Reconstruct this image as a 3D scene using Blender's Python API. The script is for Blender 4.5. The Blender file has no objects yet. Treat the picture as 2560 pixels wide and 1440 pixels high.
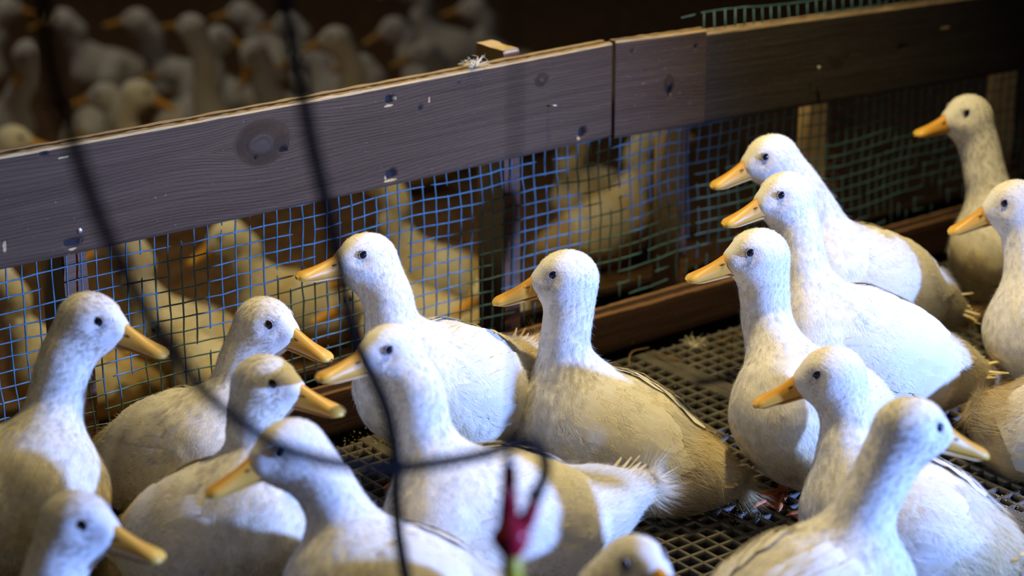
import bpy, math
import numpy as np
from mathutils import Matrix, Vector

SC = bpy.context.scene
COL = SC.collection
RNG = np.random.default_rng(7)

# ------------------------------------------------------------------ camera, world, lights, exposure
CAM_POS = np.array([-0.9886, -2.3137, 1.2023])
CAM_FWD = np.array([0.5707, 0.74636, -0.34243])
CAM_RIGHT = np.array([0.79341, -0.60867, -0.00436])
CAM_UP = np.array([0.21168, 0.2692, 0.93953])
cd = bpy.data.cameras.new('camera')
cam = bpy.data.objects.new('camera', cd)
COL.objects.link(cam)
m = Matrix.Identity(4)
for i in range(3):
    m[i][0], m[i][1], m[i][2], m[i][3] = CAM_RIGHT[i], CAM_UP[i], -CAM_FWD[i], CAM_POS[i]
cam.matrix_world = m
cd.sensor_width = 36.0
cd.lens = 74.963
cd.clip_start = 0.05
cd.dof.use_dof = True
cd.dof.focus_distance = 2.72
cd.dof.aperture_fstop = 2.8
SC.camera = cam

W = bpy.data.worlds.new('world')
SC.world = W
W.use_nodes = True
W.node_tree.nodes['Background'].inputs[0].default_value = (0.72, 0.74, 1.0, 1)
W.node_tree.nodes['Background'].inputs[1].default_value = 0.016

SC.view_settings.view_transform = 'Standard'
SC.view_settings.look = 'None'
SC.view_settings.exposure = -0.15
SC.view_settings.gamma = 1.0
SC.view_settings.use_curve_mapping = False

def lamp(name, loc, power, color, radius):
    d = bpy.data.lights.new(name, 'POINT')
    d.energy = power
    d.color = color
    d.shadow_soft_size = radius
    o = bpy.data.objects.new(name, d)
    o.location = loc
    COL.objects.link(o)
    return o

WARM = (1.0, 0.78, 0.36)
COOL = (0.24, 0.40, 1.0)
def spot(name, loc, aim, power, color, radius, angle, blend):
    d = bpy.data.lights.new(name, 'SPOT')
    d.energy = power; d.color = color; d.shadow_soft_size = radius
    d.spot_size = math.radians(angle); d.spot_blend = blend
    o = bpy.data.objects.new(name, d)
    o.location = loc
    o.rotation_euler = (Vector(aim) - Vector(loc)).to_track_quat('-Z', 'Y').to_euler()
    COL.objects.link(o)
    return o
spot('warm_shaded_bulb', (0.98, -0.34, 2.0), (0.80, -0.36, 0.0), 160, WARM, 0.06, 76, 0.9)
spot('warm_left_fill', (-0.75, -0.55, 2.3), (0.0, -0.45, 0.0), 20, WARM, 0.08, 70, 0.9)  # added warm fill for the left-hand ducks, no bulb seen there
spot('warm_far_pen_bulb', (1.05, 0.75, 1.75), (0.95, 1.0, -0.45), 80, WARM, 0.06, 85, 0.9)
lamp('dim_far_pen_fill', (1.3, 3.0, 1.9), 26, (1.0, 0.86, 0.66), 0.08)  # added dim fill for the farthest ducks, source unseen
spot('cool_doorway_light', (2.61, -4.00, 1.12), (0.24, -0.55, 0.12), 2050, COOL, 0.10, 31.5, 0.6)

# ------------------------------------------------------------------ helpers
def new_mat(name):
    mt = bpy.data.materials.new(name)
    mt.use_nodes = True
    nt = mt.node_tree
    return mt, nt, nt.nodes['Principled BSDF']

def nd(nt, typ, **kw):
    n = nt.nodes.new(typ)
    for k, v in kw.items():
        if k.startswith('i_'):
            key = k[2:]
            n.inputs[int(key) if key.isdigit() else key].default_value = v
        else:
            setattr(n, k, v)
    return n

def lk(nt, a, ao, b, bi):
    nt.links.new(a.outputs[ao], b.inputs[bi])

def ramp(nt, stops):
    r = nt.nodes.new('ShaderNodeValToRGB')
    el = r.color_ramp.elements
    while len(el) < len(stops):
        el.new(0.5)
    for e, (p, c) in zip(el, stops):
        e.position = p
        e.color = c if len(c) == 4 else (*c, 1)
    return r

def simple_mat(name, col, rough=0.6, var=0.25, scale=30.0, bump=0.0, metallic=0.0):
    mt, nt, b = new_mat(name)
    tc = nd(nt, 'ShaderNodeTexCoord')
    nz = nd(nt, 'ShaderNodeTexNoise', i_Scale=scale, i_Detail=5.0)
    lk(nt, tc, 'Object', nz, 'Vector')
    lo = tuple(c * (1 - var) for c in col)
    hi = tuple(min(1, c * (1 + var)) for c in col)
    r = ramp(nt, [(0.3, lo), (0.7, hi)])
    lk(nt, nz, 'Fac', r, 'Fac')
    lk(nt, r, 'Color', b, 'Base Color')
    b.inputs['Roughness'].default_value = rough
    b.inputs['Metallic'].default_value = metallic
    if bump:
        bp = nd(nt, 'ShaderNodeBump', i_Strength=bump, i_Distance=0.002)
        lk(nt, nz, 'Fac', bp, 'Height')
        lk(nt, bp, 'Normal', b, 'Normal')
    return mt

def mesh_np(name, verts, quads=None, tris=None, attrs=None, uv=None, smooth=True, normals=None):
    """mesh from numpy arrays; attrs = {name: per-vertex floats}; uv = per-vertex 2d"""
    me = bpy.data.meshes.new(name)
    verts = np.asarray(verts, np.float32)
    nq = 0 if quads is None else len(quads)
    ntr = 0 if tris is None else len(tris)
    loops = []
    if nq: loops.append(np.asarray(quads, np.int32).ravel())
    if ntr: loops.append(np.asarray(tris, np.int32).ravel())
    lv = np.concatenate(loops)
    me.vertices.add(len(verts))
    me.vertices.foreach_set('co', verts.ravel())
    me.loops.add(len(lv))
    me.loops.foreach_set('vertex_index', lv)
    starts = np.concatenate([np.arange(nq) * 4, nq * 4 + np.arange(ntr) * 3]).astype(np.int32)
    me.polygons.add(nq + ntr)
    me.polygons.foreach_set('loop_start', starts)
    me.update(calc_edges=True)
    me.validate()
    if attrs:
        for k, v in attrs.items():
            a = me.attributes.new(k, 'FLOAT', 'POINT')
            a.data.foreach_set('value', np.asarray(v, np.float32))
    if uv is not None:
        u = me.uv_layers.new(name='UVMap')
        idx = np.empty(len(me.loops), np.int32)
        me.loops.foreach_get('vertex_index', idx)
        u.data.foreach_set('uv', np.asarray(uv, np.float32)[idx].ravel())
    if smooth:
        me.polygons.foreach_set('use_smooth', np.ones(len(me.polygons), bool))
    if normals is not None:
        a = me.attributes.new('custom_normal', 'FLOAT_VECTOR', 'POINT')
        a.data.foreach_set('vector', np.asarray(normals, np.float32).ravel())
    return me

def obj(name, me, mat=None, parent=None, loc=None):
    o = bpy.data.objects.new(name, me)
    COL.objects.link(o)
    if me is not None and mat is not None and len(me.materials) == 0:
        me.materials.append(mat)
    if parent is not None:
        o.parent = parent
    if loc is not None:
        o.location = loc
    return o

def tag(o, label=None, cat=None, group=None, kind=None):
    if label: o['label'] = label
    if cat: o['category'] = cat
    if group: o['group'] = group
    if kind: o['kind'] = kind
    return o

class MB:
    """collects boxes and tubes into one mesh"""
    def __init__(self):
        self.v, self.q, self.t, self.n = [], [], [], 0
    def add(self, v, q=None, t=None):
        v = np.asarray(v, float)
        self.v.append(v)
        if q is not None and len(q): self.q.append(np.asarray(q, int) + self.n)
        if t is not None and len(t): self.t.append(np.asarray(t, int) + self.n)
        self.n += len(v)
    def box(self, lo, hi, bev=0.0):
        x0, y0, z0 = lo; x1, y1, z1 = hi
        if bev <= 0:
            v = [(x, y, z) for z in (z0, z1) for y in (y0, y1) for x in (x0, x1)]
            self.add(v, [(0, 2, 3, 1), (4, 5, 7, 6), (0, 1, 5, 4), (2, 6, 7, 3), (0, 4, 6, 2), (1, 3, 7, 5)])
        else:
            b = bev
            ring = lambda z, i: [(x0 + i, y0 + b, z), (x0 + b, y0 + i, z), (x1 - b, y0 + i, z), (x1 - i, y0 + b, z),
                                 (x1 - i, y1 - b, z), (x1 - b, y1 - i, z), (x0 + b, y1 - i, z), (x0 + i, y1 - b, z)]
            v = ring(z0, b) + ring(z0 + b, 0) + ring(z1 - b, 0) + ring(z1, b)
            q = []
            for r in range(3):
                for k in range(8):
                    a = r * 8 + k; c = r * 8 + (k + 1) % 8
                    q.append((a, c, c + 8, a + 8))
            q += [(7, 6, 1, 0), (6, 5, 2, 1), (5, 4, 3, 2)]
            q += [(24, 25, 30, 31), (25, 26, 29, 30), (26, 27, 28, 29)]
            self.add(v, q)
    def tube(self, pts, rad, n=6, cap=True):
        pts = np.asarray(pts, float)
        rad = np.broadcast_to(np.asarray(rad, float), (len(pts),))
        tg = np.gradient(pts, axis=0)
        tg /= np.linalg.norm(tg, axis=1)[:, None] + 1e-12
        ref = np.array([0, 0, 1.0]) if abs(tg[0][2]) < 0.9 else np.array([1.0, 0, 0])
        s = np.cross(tg, ref); s /= np.linalg.norm(s, axis=1)[:, None] + 1e-12
        for i in range(1, len(s)):
            a = s[i - 1] - tg[i] * (s[i - 1] @ tg[i])
            s[i] = a / (np.linalg.norm(a) + 1e-12)
        b = np.cross(tg, s)
        ang = np.arange(n) * 2 * math.pi / n
        ring = (pts[:, None] + rad[:, None, None] * (np.cos(ang)[None, :, None] * s[:, None] + np.sin(ang)[None, :, None] * b[:, None]))
        v = ring.reshape(-1, 3)
        q = []
        for i in range(len(pts) - 1):
            for k in range(n):
                a = i * n + k; c = i * n + (k + 1) % n
                q.append((a, c, c + n, a + n))
        t = []
        if cap:
            v = np.vstack([v, pts[0], pts[-1]])
            e = len(pts) * n
            for k in range(n):
                t.append((e, (k + 1) % n, k))
                t.append((e + 1, (len(pts) - 1) * n + k, (len(pts) - 1) * n + (k + 1) % n))
        self.add(v, q, t)
    def mesh(self, name, smooth=False):
        v = np.vstack(self.v)
        q = np.vstack(self.q) if self.q else None
        t = np.vstack(self.t) if self.t else None
        return mesh_np(name, v, q, t, smooth=smooth)

def catmull(pts, n):
    p = np.asarray(pts, float)
    e = np.vstack([2 * p[0] - p[1], p, 2 * p[-1] - p[-2]])
    out = []
    for i in range(1, len(e) - 2):
        t = np.linspace(0, 1, n, endpoint=False)[:, None]
        a, b, c, d = e[i - 1], e[i], e[i + 1], e[i + 2]
        out.append(0.5 * ((2 * b) + (c - a) * t + (2 * a - 5 * b + 4 * c - d) * t ** 2 + (3 * b - a - 3 * c + d) * t ** 3))
    out.append(p[-1:])
    return np.vstack(out)

def vnoise(p, f, seed=0):
    """cheap smooth noise in about -1..1"""
    r = np.random.default_rng(seed)
    s = np.zeros(len(p))
    for k in range(5):
        d = r.normal(size=3); d /= np.linalg.norm(d)
        d2 = r.normal(size=3); d2 /= np.linalg.norm(d2)
        s += np.sin(p @ d * f * (0.7 + 0.25 * k) + r.uniform(0, 6.3) + 1.3 * np.sin(p @ d2 * f * 0.6 + r.uniform(0, 6.3)))
    return s / 3.2

# ------------------------------------------------------------------ materials
def wood_mat(name, dark, light, pale, rough=0.8, lines=1.0, grain=1.0):
    """weathered board: UV = (metres along the grain, metres across, bent round the knots)"""
    mt, nt, b = new_mat(name)
    uv = nd(nt, 'ShaderNodeUVMap')
    mp = nd(nt, 'ShaderNodeMapping'); mp.inputs['Scale'].default_value = (5, 150, 1)
    lk(nt, uv, 'UV', mp, 'Vector')
    n1 = nd(nt, 'ShaderNodeTexNoise', i_Scale=1.0, i_Detail=4.0, i_Roughness=0.6)
    lk(nt, mp, 'Vector', n1, 'Vector')
    mp2 = nd(nt, 'ShaderNodeMapping'); mp2.inputs['Scale'].default_value = (2.2, 34, 1)
    lk(nt, uv, 'UV', mp2, 'Vector')
    n2 = nd(nt, 'ShaderNodeTexNoise', i_Scale=1.0, i_Detail=2.0)
    lk(nt, mp2, 'Vector', n2, 'Vector')
    mp3 = nd(nt, 'ShaderNodeMapping'); mp3.inputs['Scale'].default_value = (70, 900, 1)
    lk(nt, uv, 'UV', mp3, 'Vector')
    n3 = nd(nt, 'ShaderNodeTexNoise', i_Scale=1.0, i_Detail=3.0)
    lk(nt, mp3, 'Vector', n3, 'Vector')
    # growth ring lines
    sx = nd(nt, 'ShaderNodeSeparateXYZ')
    lk(nt, uv, 'UV', sx, 'Vector')
    mp4 = nd(nt, 'ShaderNodeMapping'); mp4.inputs['Scale'].default_value = (3.0, 9.0, 1)
    lk(nt, uv, 'UV', mp4, 'Vector')
    n4 = nd(nt, 'ShaderNodeTexNoise', i_Scale=1.0, i_Detail=1.0)
    lk(nt, mp4, 'Vector', n4, 'Vector')
    a1 = nd(nt, 'ShaderNodeMath', operation='MULTIPLY_ADD', i_1=0.05)
    lk(nt, n4, 'Fac', a1, 0); lk(nt, sx, 'Y', a1, 2)
    a2 = nd(nt, 'ShaderNodeMath', operation='MULTIPLY', i_1=210.0)
    lk(nt, a1, 'Value', a2, 0)
    a3 = nd(nt, 'ShaderNodeMath', operation='FRACT')
    lk(nt, a2, 'Value', a3, 0)
    rl = ramp(nt, [(0.0, (0.35,) * 3), (0.12, (0.85,) * 3), (0.35, (1.0,) * 3), (0.88, (0.9,) * 3)])
    lk(nt, a3, 'Value', rl, 'Fac')
    mixf = nd(nt, 'ShaderNodeMath', operation='MULTIPLY_ADD', i_1=0.55)
    lk(nt, n1, 'Fac', mixf, 0)
    m2 = nd(nt, 'ShaderNodeMath', operation='MULTIPLY', i_1=0.45)
    lk(nt, n2, 'Fac', m2, 0); lk(nt, m2, 'Value', mixf, 2)
    rc = ramp(nt, [(0.32, dark), (0.66, light)])
    lk(nt, mixf, 'Value', rc, 'Fac')
    mul = nd(nt, 'ShaderNodeMix', data_type='RGBA', blend_type='MULTIPLY')
    mul.inputs['Factor'].default_value = 0.22 * lines
    lk(nt, rc, 'Color', mul, 'A'); lk(nt, rl, 'Color', mul, 'B')
    # torn pale fibres (wear) and dark knots
    wear = nd(nt, 'ShaderNodeAttribute', attribute_name='wear')
    wn = nd(nt, 'ShaderNodeMath', operation='MULTIPLY_ADD', i_1=0.9)
    lk(nt, n1, 'Fac', wn, 0)
    wadd = nd(nt, 'ShaderNodeMath', operation='ADD', i_1=-0.55)
    lk(nt, wear, 'Fac', wadd, 0); lk(nt, wadd, 'Value', wn, 2)
    wr = ramp(nt, [(0.38, (0, 0, 0)), (0.5, (1, 1, 1))])
    lk(nt, wn, 'Value', wr, 'Fac')
    mx = nd(nt, 'ShaderNodeMix', data_type='RGBA')
    lk(nt, wr, 'Color', mx, 'Factor'); lk(nt, mul, 'Result', mx, 'A')
    mx.inputs['B'].default_value = (*pale, 1)
    dk = nd(nt, 'ShaderNodeAttribute', attribute_name='knot')
    mx2 = nd(nt, 'ShaderNodeMix', data_type='RGBA')
    lk(nt, dk, 'Fac', mx2, 'Factor'); lk(nt, mx, 'Result', mx2, 'A')
    mx2.inputs['B'].default_value = (0.028, 0.022, 0.024, 1)
    # specks of lint and dried dirt
    tc = nd(nt, 'ShaderNodeTexCoord')
    vo = nd(nt, 'ShaderNodeTexNoise', i_Scale=160.0, i_Detail=1.0)
    lk(nt, tc, 'Object', vo, 'Vector')
    vr = ramp(nt, [(0.72, (0, 0, 0)), (0.78, (0.5, 0.5, 0.5))])
    lk(nt, vo, 'Fac', vr, 'Fac')
    mx3 = nd(nt, 'ShaderNodeMix', data_type='RGBA')
    lk(nt, vr, 'Color', mx3, 'Factor'); lk(nt, mx2, 'Result', mx3, 'A')
    mx3.inputs['B'].default_value = (0.22, 0.19, 0.17, 1)
    lk(nt, mx3, 'Result', b, 'Base Color')
    b.inputs['Roughness'].default_value = rough
    b.inputs['Specular IOR Level'].default_value = 0.3
    h1 = nd(nt, 'ShaderNodeMath', operation='MULTIPLY_ADD', i_1=0.5)
    lk(nt, n3, 'Fac', h1, 0)
    h2 = nd(nt, 'ShaderNodeMath', operation='MULTIPLY_ADD', i_1=1.0)
    lk(nt, n1, 'Fac', h2, 0)
    h3 = nd(nt, 'ShaderNodeMath', operation='MULTIPLY', i_1=0.5 * lines)
    lk(nt, rl, 'Color', h3, 0)
    lk(nt, h3, 'Value', h2, 2); lk(nt, h2, 'Value', h1, 2)
    bp = nd(nt, 'ShaderNodeBump', i_Strength=0.75, i_Distance=0.0022 * grain)
    lk(nt, h1, 'Value', bp, 'Height')
    lk(nt, bp, 'Normal', b, 'Normal')
    return mt

M_PLANK = wood_mat('weathered_wood', (0.062, 0.036, 0.018), (0.108, 0.067, 0.037), (0.52, 0.37, 0.17))
M_PLANK_DARK = wood_mat('dark_weathered_wood', (0.035, 0.028, 0.025), (0.066, 0.055, 0.049), (0.62, 0.46, 0.30))
M_RAIL = wood_mat('red_brown_wood', (0.036, 0.017, 0.011), (0.068, 0.032, 0.021), (0.45, 0.25, 0.13), lines=0.15)
M_KICK = wood_mat('shade_black_wood', (0.004, 0.003, 0.0025), (0.009, 0.006, 0.005), (0.26, 0.14, 0.07), lines=0.2)  # near-black face: shade of the gap behind the rail put into the colour
M_POST = wood_mat('post_wood', (0.13, 0.060, 0.034), (0.22, 0.115, 0.065), (0.78, 0.58, 0.30), lines=0.5)

def feather_mat(name, strand=False):
    mt, nt, b = new_mat(name)
    st = nd(nt, 'ShaderNodeAttribute', attribute_name='stain')
    du = nd(nt, 'ShaderNodeAttribute', attribute_name='dirt')
    tc = nd(nt, 'ShaderNodeTexCoord')
    nz = nd(nt, 'ShaderNodeTexNoise', i_Scale=22.0, i_Detail=4.0, i_Roughness=0.6)
    lk(nt, tc, 'Object', nz, 'Vector')
    am = nd(nt, 'ShaderNodeMath', operation='MULTIPLY_ADD', i_1=0.9, i_2=-0.45)
    lk(nt, nz, 'Fac', am, 0)
    sm = nd(nt, 'ShaderNodeMath', operation='ADD', use_clamp=True)
    lk(nt, am, 'Value', sm, 0); lk(nt, st, 'Fac', sm, 1)
    k = 1.12 if strand else 1.0
    r = ramp(nt, [(s_, tuple(min(0.97, q * k) for q in c_)) for s_, c_ in ((0.0, (0.86, 0.85, 0.82)), (0.35, (0.83, 0.79, 0.66)), (0.7, (0.76, 0.64, 0.38)), (1.0, (0.60, 0.45, 0.20)))])
    lk(nt, sm, 'Value', r, 'Fac')
    nz2 = nd(nt, 'ShaderNodeTexNoise', i_Scale=70.0, i_Detail=4.0, i_Roughness=0.7)
    lk(nt, tc, 'Object', nz2, 'Vector')
    dm = nd(nt, 'ShaderNodeMath', operation='MULTIPLY', use_clamp=True)
    nr = ramp(nt, [(0.42, (0, 0, 0)), (0.62, (1, 1, 1))])
    lk(nt, nz2, 'Fac', nr, 'Fac')
    lk(nt, nr, 'Color', dm, 0); lk(nt, du, 'Fac', dm, 1)
    mx = nd(nt, 'ShaderNodeMix', data_type='RGBA')
    lk(nt, dm, 'Value', mx, 'Factor'); lk(nt, r, 'Color', mx, 'A')
    mx.inputs['B'].default_value = (0.22, 0.17, 0.15, 1)
    lk(nt, mx, 'Result', b, 'Base Color')
    b.inputs['Roughness'].default_value = 0.85
    b.inputs['Specular IOR Level'].default_value = 0.15
    b.inputs['Sheen Weight'].default_value = 0.15
    if strand:
        tr = nd(nt, 'ShaderNodeBsdfTransparent')
        ms = nd(nt, 'ShaderNodeMixShader', i_Fac=0.68)
        out = nt.nodes['Material Output']
        lk(nt, b, 'BSDF', ms, 1); lk(nt, tr, 'BSDF', ms, 2)
        lk(nt, ms, 'Shader', out, 'Surface')
    else:
        nb = nd(nt, 'ShaderNodeTexNoise', i_Scale=420.0, i_Detail=2.0)
        lk(nt, tc, 'Object', nb, 'Vector')
        bp = nd(nt, 'ShaderNodeBump', i_Strength=0.35, i_Distance=0.0015)
        lk(nt, nb, 'Fac', bp, 'Height'); lk(nt, bp, 'Normal', b, 'Normal')
    return mt

M_DOWN = feather_mat('white_down')
M_STRAND = feather_mat('white_barbs', True)

def blade_mat():
    """a vane: UV x across -1..1 packed 0..1, y along; barb lines slant off a pale shaft"""
    mt, nt, b = new_mat('white_vane')
    uv = nd(nt, 'ShaderNodeUVMap')
    sx = nd(nt, 'ShaderNodeSeparateXYZ'); lk(nt, uv, 'UV', sx, 'Vector')
    c = nd(nt, 'ShaderNodeMath', operation='SUBTRACT', i_1=0.5); lk(nt, sx, 'X', c, 0)
    ab = nd(nt, 'ShaderNodeMath', operation='ABSOLUTE'); lk(nt, c, 'Value', ab, 0)
    d = nd(nt, 'ShaderNodeMath', operation='MULTIPLY_ADD', i_1=-0.35); lk(nt, ab, 'Value', d, 0); lk(nt, sx, 'Y', d, 2)
    cb = nd(nt, 'ShaderNodeCombineXYZ')
    m1 = nd(nt, 'ShaderNodeMath', operation='MULTIPLY', i_1=110.0); lk(nt, d, 'Value', m1, 0)
    lk(nt, m1, 'Value', cb, 'X'); 
    tc = nd(nt, 'ShaderNodeTexCoord')
    nz = nd(nt, 'ShaderNodeTexNoise', i_Scale=1.0, i_Detail=3.0); lk(nt, cb, 'Vector', nz, 'Vector')
    n2 = nd(nt, 'ShaderNodeTexNoise', i_Scale=28.0, i_Detail=3.0); lk(nt, tc, 'Object', n2, 'Vector')
    st = nd(nt, 'ShaderNodeAttribute', attribute_name='stain')
    am = nd(nt, 'ShaderNodeMath', operation='MULTIPLY_ADD', i_1=0.8, i_2=-0.40); lk(nt, n2, 'Fac', am, 0)
    sm = nd(nt, 'ShaderNodeMath', operation='ADD', use_clamp=True); lk(nt, am, 'Value', sm, 0); lk(nt, st, 'Fac', sm, 1)
    r = ramp(nt, [(0.0, (0.86, 0.85, 0.82)), (0.35, (0.83, 0.79, 0.66)), (0.7, (0.76, 0.63, 0.36)), (1.0, (0.56, 0.41, 0.18))])
    lk(nt, sm, 'Value', r, 'Fac')
    lk(nt, r, 'Color', b, 'Base Color')
    b.inputs['Roughness'].default_value = 0.7
    b.inputs['Specular IOR Level'].default_value = 0.2
    bp = nd(nt, 'ShaderNodeBump', i_Strength=0.25, i_Distance=0.0007)
    lk(nt, nz, 'Fac', bp, 'Height'); lk(nt, bp, 'Normal', b, 'Normal')
    tr = nd(nt, 'ShaderNodeBsdfTranslucent'); lk(nt, r, 'Color', tr, 'Color')
    ms = nd(nt, 'ShaderNodeMixShader', i_Fac=0.06)
    lk(nt, b, 'BSDF', ms, 1); lk(nt, tr, 'BSDF', ms, 2)
    lk(nt, ms, 'Shader', nt.nodes['Material Output'], 'Surface')
    return mt
M_VANE = blade_mat()

def bill_mat(name, base, tip, root):
    mt, nt, b = new_mat(name)
    al = nd(nt, 'ShaderNodeAttribute', attribute_name='along')
    tc = nd(nt, 'ShaderNodeTexCoord')
    nz = nd(nt, 'ShaderNodeTexNoise', i_Scale=90.0, i_Detail=4.0); lk(nt, tc, 'Object', nz, 'Vector')
    ad = nd(nt, 'ShaderNodeMath', operation='MULTIPLY_ADD', i_1=0.25, i_2=-0.125); lk(nt, nz, 'Fac', ad, 0)
    s = nd(nt, 'ShaderNodeMath', operation='ADD'); lk(nt, ad, 'Value', s, 0); lk(nt, al, 'Fac', s, 1)
    r = ramp(nt, [(0.0, root), (0.3, base), (0.75, base), (1.0, tip)])
    lk(nt, s, 'Value', r, 'Fac'); lk(nt, r, 'Color', b, 'Base Color')
    b.inputs['Roughness'].default_value = 0.42
    b.inputs['Subsurface Weight'].default_value = 0.08
    b.inputs['Subsurface Radius'].default_value = (0.004, 0.002, 0.001)
    bp = nd(nt, 'ShaderNodeBump', i_Strength=0.15, i_Distance=0.001)
    lk(nt, nz, 'Fac', bp, 'Height'); lk(nt, bp, 'Normal', b, 'Normal')
    return mt
M_BILL = bill_mat('yellow_orange_bill', (0.72, 0.37, 0.05), (0.80, 0.50, 0.09), (0.60, 0.31, 0.13))
M_BILL_LOW = bill_mat('pale_lower_bill', (0.78, 0.47, 0.14), (0.82, 0.56, 0.18), (0.62, 0.42, 0.30))
M_NOSTRIL = simple_mat('nostril_dark', (0.10, 0.035, 0.012), 0.6)
M_EYE, _nt, _b = new_mat('black_eye')
_b.inputs['Base Color'].default_value = (0.008, 0.008, 0.012, 1)
_b.inputs['Roughness'].default_value = 0.06
M_LID = simple_mat('grey_eyelid', (0.50, 0.42, 0.40), 0.7)
M_LEG = simple_mat('orange_leg_skin', (0.55, 0.17, 0.05), 0.55, 0.25, 60, 0.4)
M_WIRE = simple_mat('blue_coated_wire', (0.070, 0.165, 0.215), 0.5, 0.4, 60, 0.3)
M_GRATE = simple_mat('dirty_grey_plastic', (0.090, 0.083, 0.070), 0.6, 0.45, 22, 0.3)
M_PIT = simple_mat('dark_slurry', (0.010, 0.009, 0.008), 0.35, 0.5, 9, 0.6)
M_LITTER = simple_mat('brown_litter', (0.13, 0.068, 0.027), 0.9, 0.6, 35, 1.0)
M_STRAW = simple_mat('old_straw', (0.26, 0.15, 0.06), 0.8, 0.5, 14)
M_BLACKWALL = simple_mat('black_sheeting', (0.012, 0.012, 0.012), 0.7)
M_HOSE = simple_mat('black_rubber', (0.0025, 0.0025, 0.003), 0.6)
M_HOSE.node_tree.nodes['Principled BSDF'].inputs['Specular IOR Level'].default_value = 0.12
M_CORD = simple_mat('grey_cord', (0.012, 0.012, 0.013), 0.7)
M_RED = simple_mat('dark_red_plastic', (0.42, 0.012, 0.03), 0.35, 0.15)
M_YELLOW = simple_mat('yellow_plastic', (0.62, 0.52, 0.03), 0.4, 0.15)
M_METAL = simple_mat('dull_metal', (0.42, 0.40, 0.37), 0.4, 0.3, 80, 0.0, 0.9)
M_BROWNKNOB = simple_mat('brown_plastic', (0.10, 0.06, 0.04), 0.5)
M_CRUMB = simple_mat('dried_droppings', (0.30, 0.22, 0.09), 0.9, 0.5, 60, 0.8)

# ------------------------------------------------------------------ setting
def grid_mesh(name, x0, x1, y0, y1, nx, ny, zf):
    xs = np.linspace(x0, x1, nx); ys = np.linspace(y0, y1, ny)
    X, Y = np.meshgrid(xs, ys)
    P = np.stack([X.ravel(), Y.ravel(), np.zeros(nx * ny)], 1)
    P[:, 2] = zf(P)
    i = np.arange(nx * ny).reshape(ny, nx)
    q = np.stack([i[:-1, :-1], i[:-1, 1:], i[1:, 1:], i[1:, :-1]], -1).reshape(-1, 4)
    return mesh_np(name, P, q)

pit = obj('floor', grid_mesh('floor', -1.6, 3.2, -2.6, 0.115, 90, 60, lambda P: -0.24 + 0.02 * vnoise(P, 22, 3)), M_PIT)
tag(pit, 'dark wet floor under the slatted pen', kind='structure')
ZL = -0.45
lit = obj('floor_litter', grid_mesh('floor_litter', -1.5, 7.0, 0.125, 8.0, 240, 220,
          lambda P: ZL + 0.008 * vnoise(P, 25, 5) + 0.005 * vnoise(P, 70, 6)), M_LITTER)
tag(lit, 'brown litter floor of the far pen', kind='structure')
wb = MB(); wb.box((-1.5, 8.0, -0.6), (7.2, 8.1, 3.2))
tag(obj('wall_back', wb.mesh('wall_back'), M_BLACKWALL), 'black barn wall beyond the far pen', kind='structure')
wb = MB(); wb.box((7.0, -2.6, -0.6), (7.1, 8.0, 3.2))
tag(obj('wall_right', wb.mesh('wall_right'), M_BLACKWALL), 'black barn wall past the end of the fence', kind='structure')

# slatted floor panels: 23.5 mm cells, flanged seams
PITCH = 0.0235
def grating_panel(name, x0, x1, y0, y1, xo, yo):
    b = MB()
    zt = 0.0; h = 0.013; w = 0.0026
    fl = 0.020
    kx0 = math.ceil((x0 + fl - xo) / PITCH); kx1 = math.floor((x1 - fl - xo) / PITCH)
    ky0 = math.ceil((y0 - yo) / PITCH); ky1 = math.floor((y1 - yo) / PITCH)
    for k in range(kx0, kx1 + 1):
        c = xo + k * PITCH + RNG.normal(0, 0.0003)
        b.box((c - w, y0, zt - h), (c + w, y1, zt - RNG.uniform(0, 0.0006)), 0.0011)
    for k in range(ky0, ky1 + 1):
        c = yo + k * PITCH + RNG.normal(0, 0.0003)
        b.box((x0 + fl * 0.5, c - w, zt - h), (x1 - fl * 0.5, c + w, zt - RNG.uniform(0.0003, 0.0008)), 0.0011)
    b.box((x0 + 0.0006, y0, zt - h), (x0 + fl, y1, zt + 0.0004), 0.0012)
    b.box((x1 - fl, y0, zt - h), (x1 - 0.0006, y1, zt + 0.0004), 0.0012)
    o = obj('grating_panel', b.mesh(name), M_GRATE, pit)
    return o
for i, (xa, xb_) in enumerate(((-1.502, -1.002), (-1.002, -0.502), (-0.502, -0.002), (-0.002, 0.498), (0.498, 0.998), (0.998, 1.498), (1.498, 1.998), (1.998, 2.498))):
    for j, (ya, yb) in enumerate(((-1.20, -0.045), (-2.4, -1.203))):
        off = 0.35 * PITCH if i % 2 else 0.0
        grating_panel('grating_panel', xa, xb_, ya, yb, 0.7003 if i <= 4 else 1.0335, -0.5152 - off)

# ------------------------------------------------------------------ fence
fence = obj('fence', None, None, None, (0, 0, 0))
tag(fence, 'low pen fence of weathered boards over blue wire mesh', 'fence')

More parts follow.
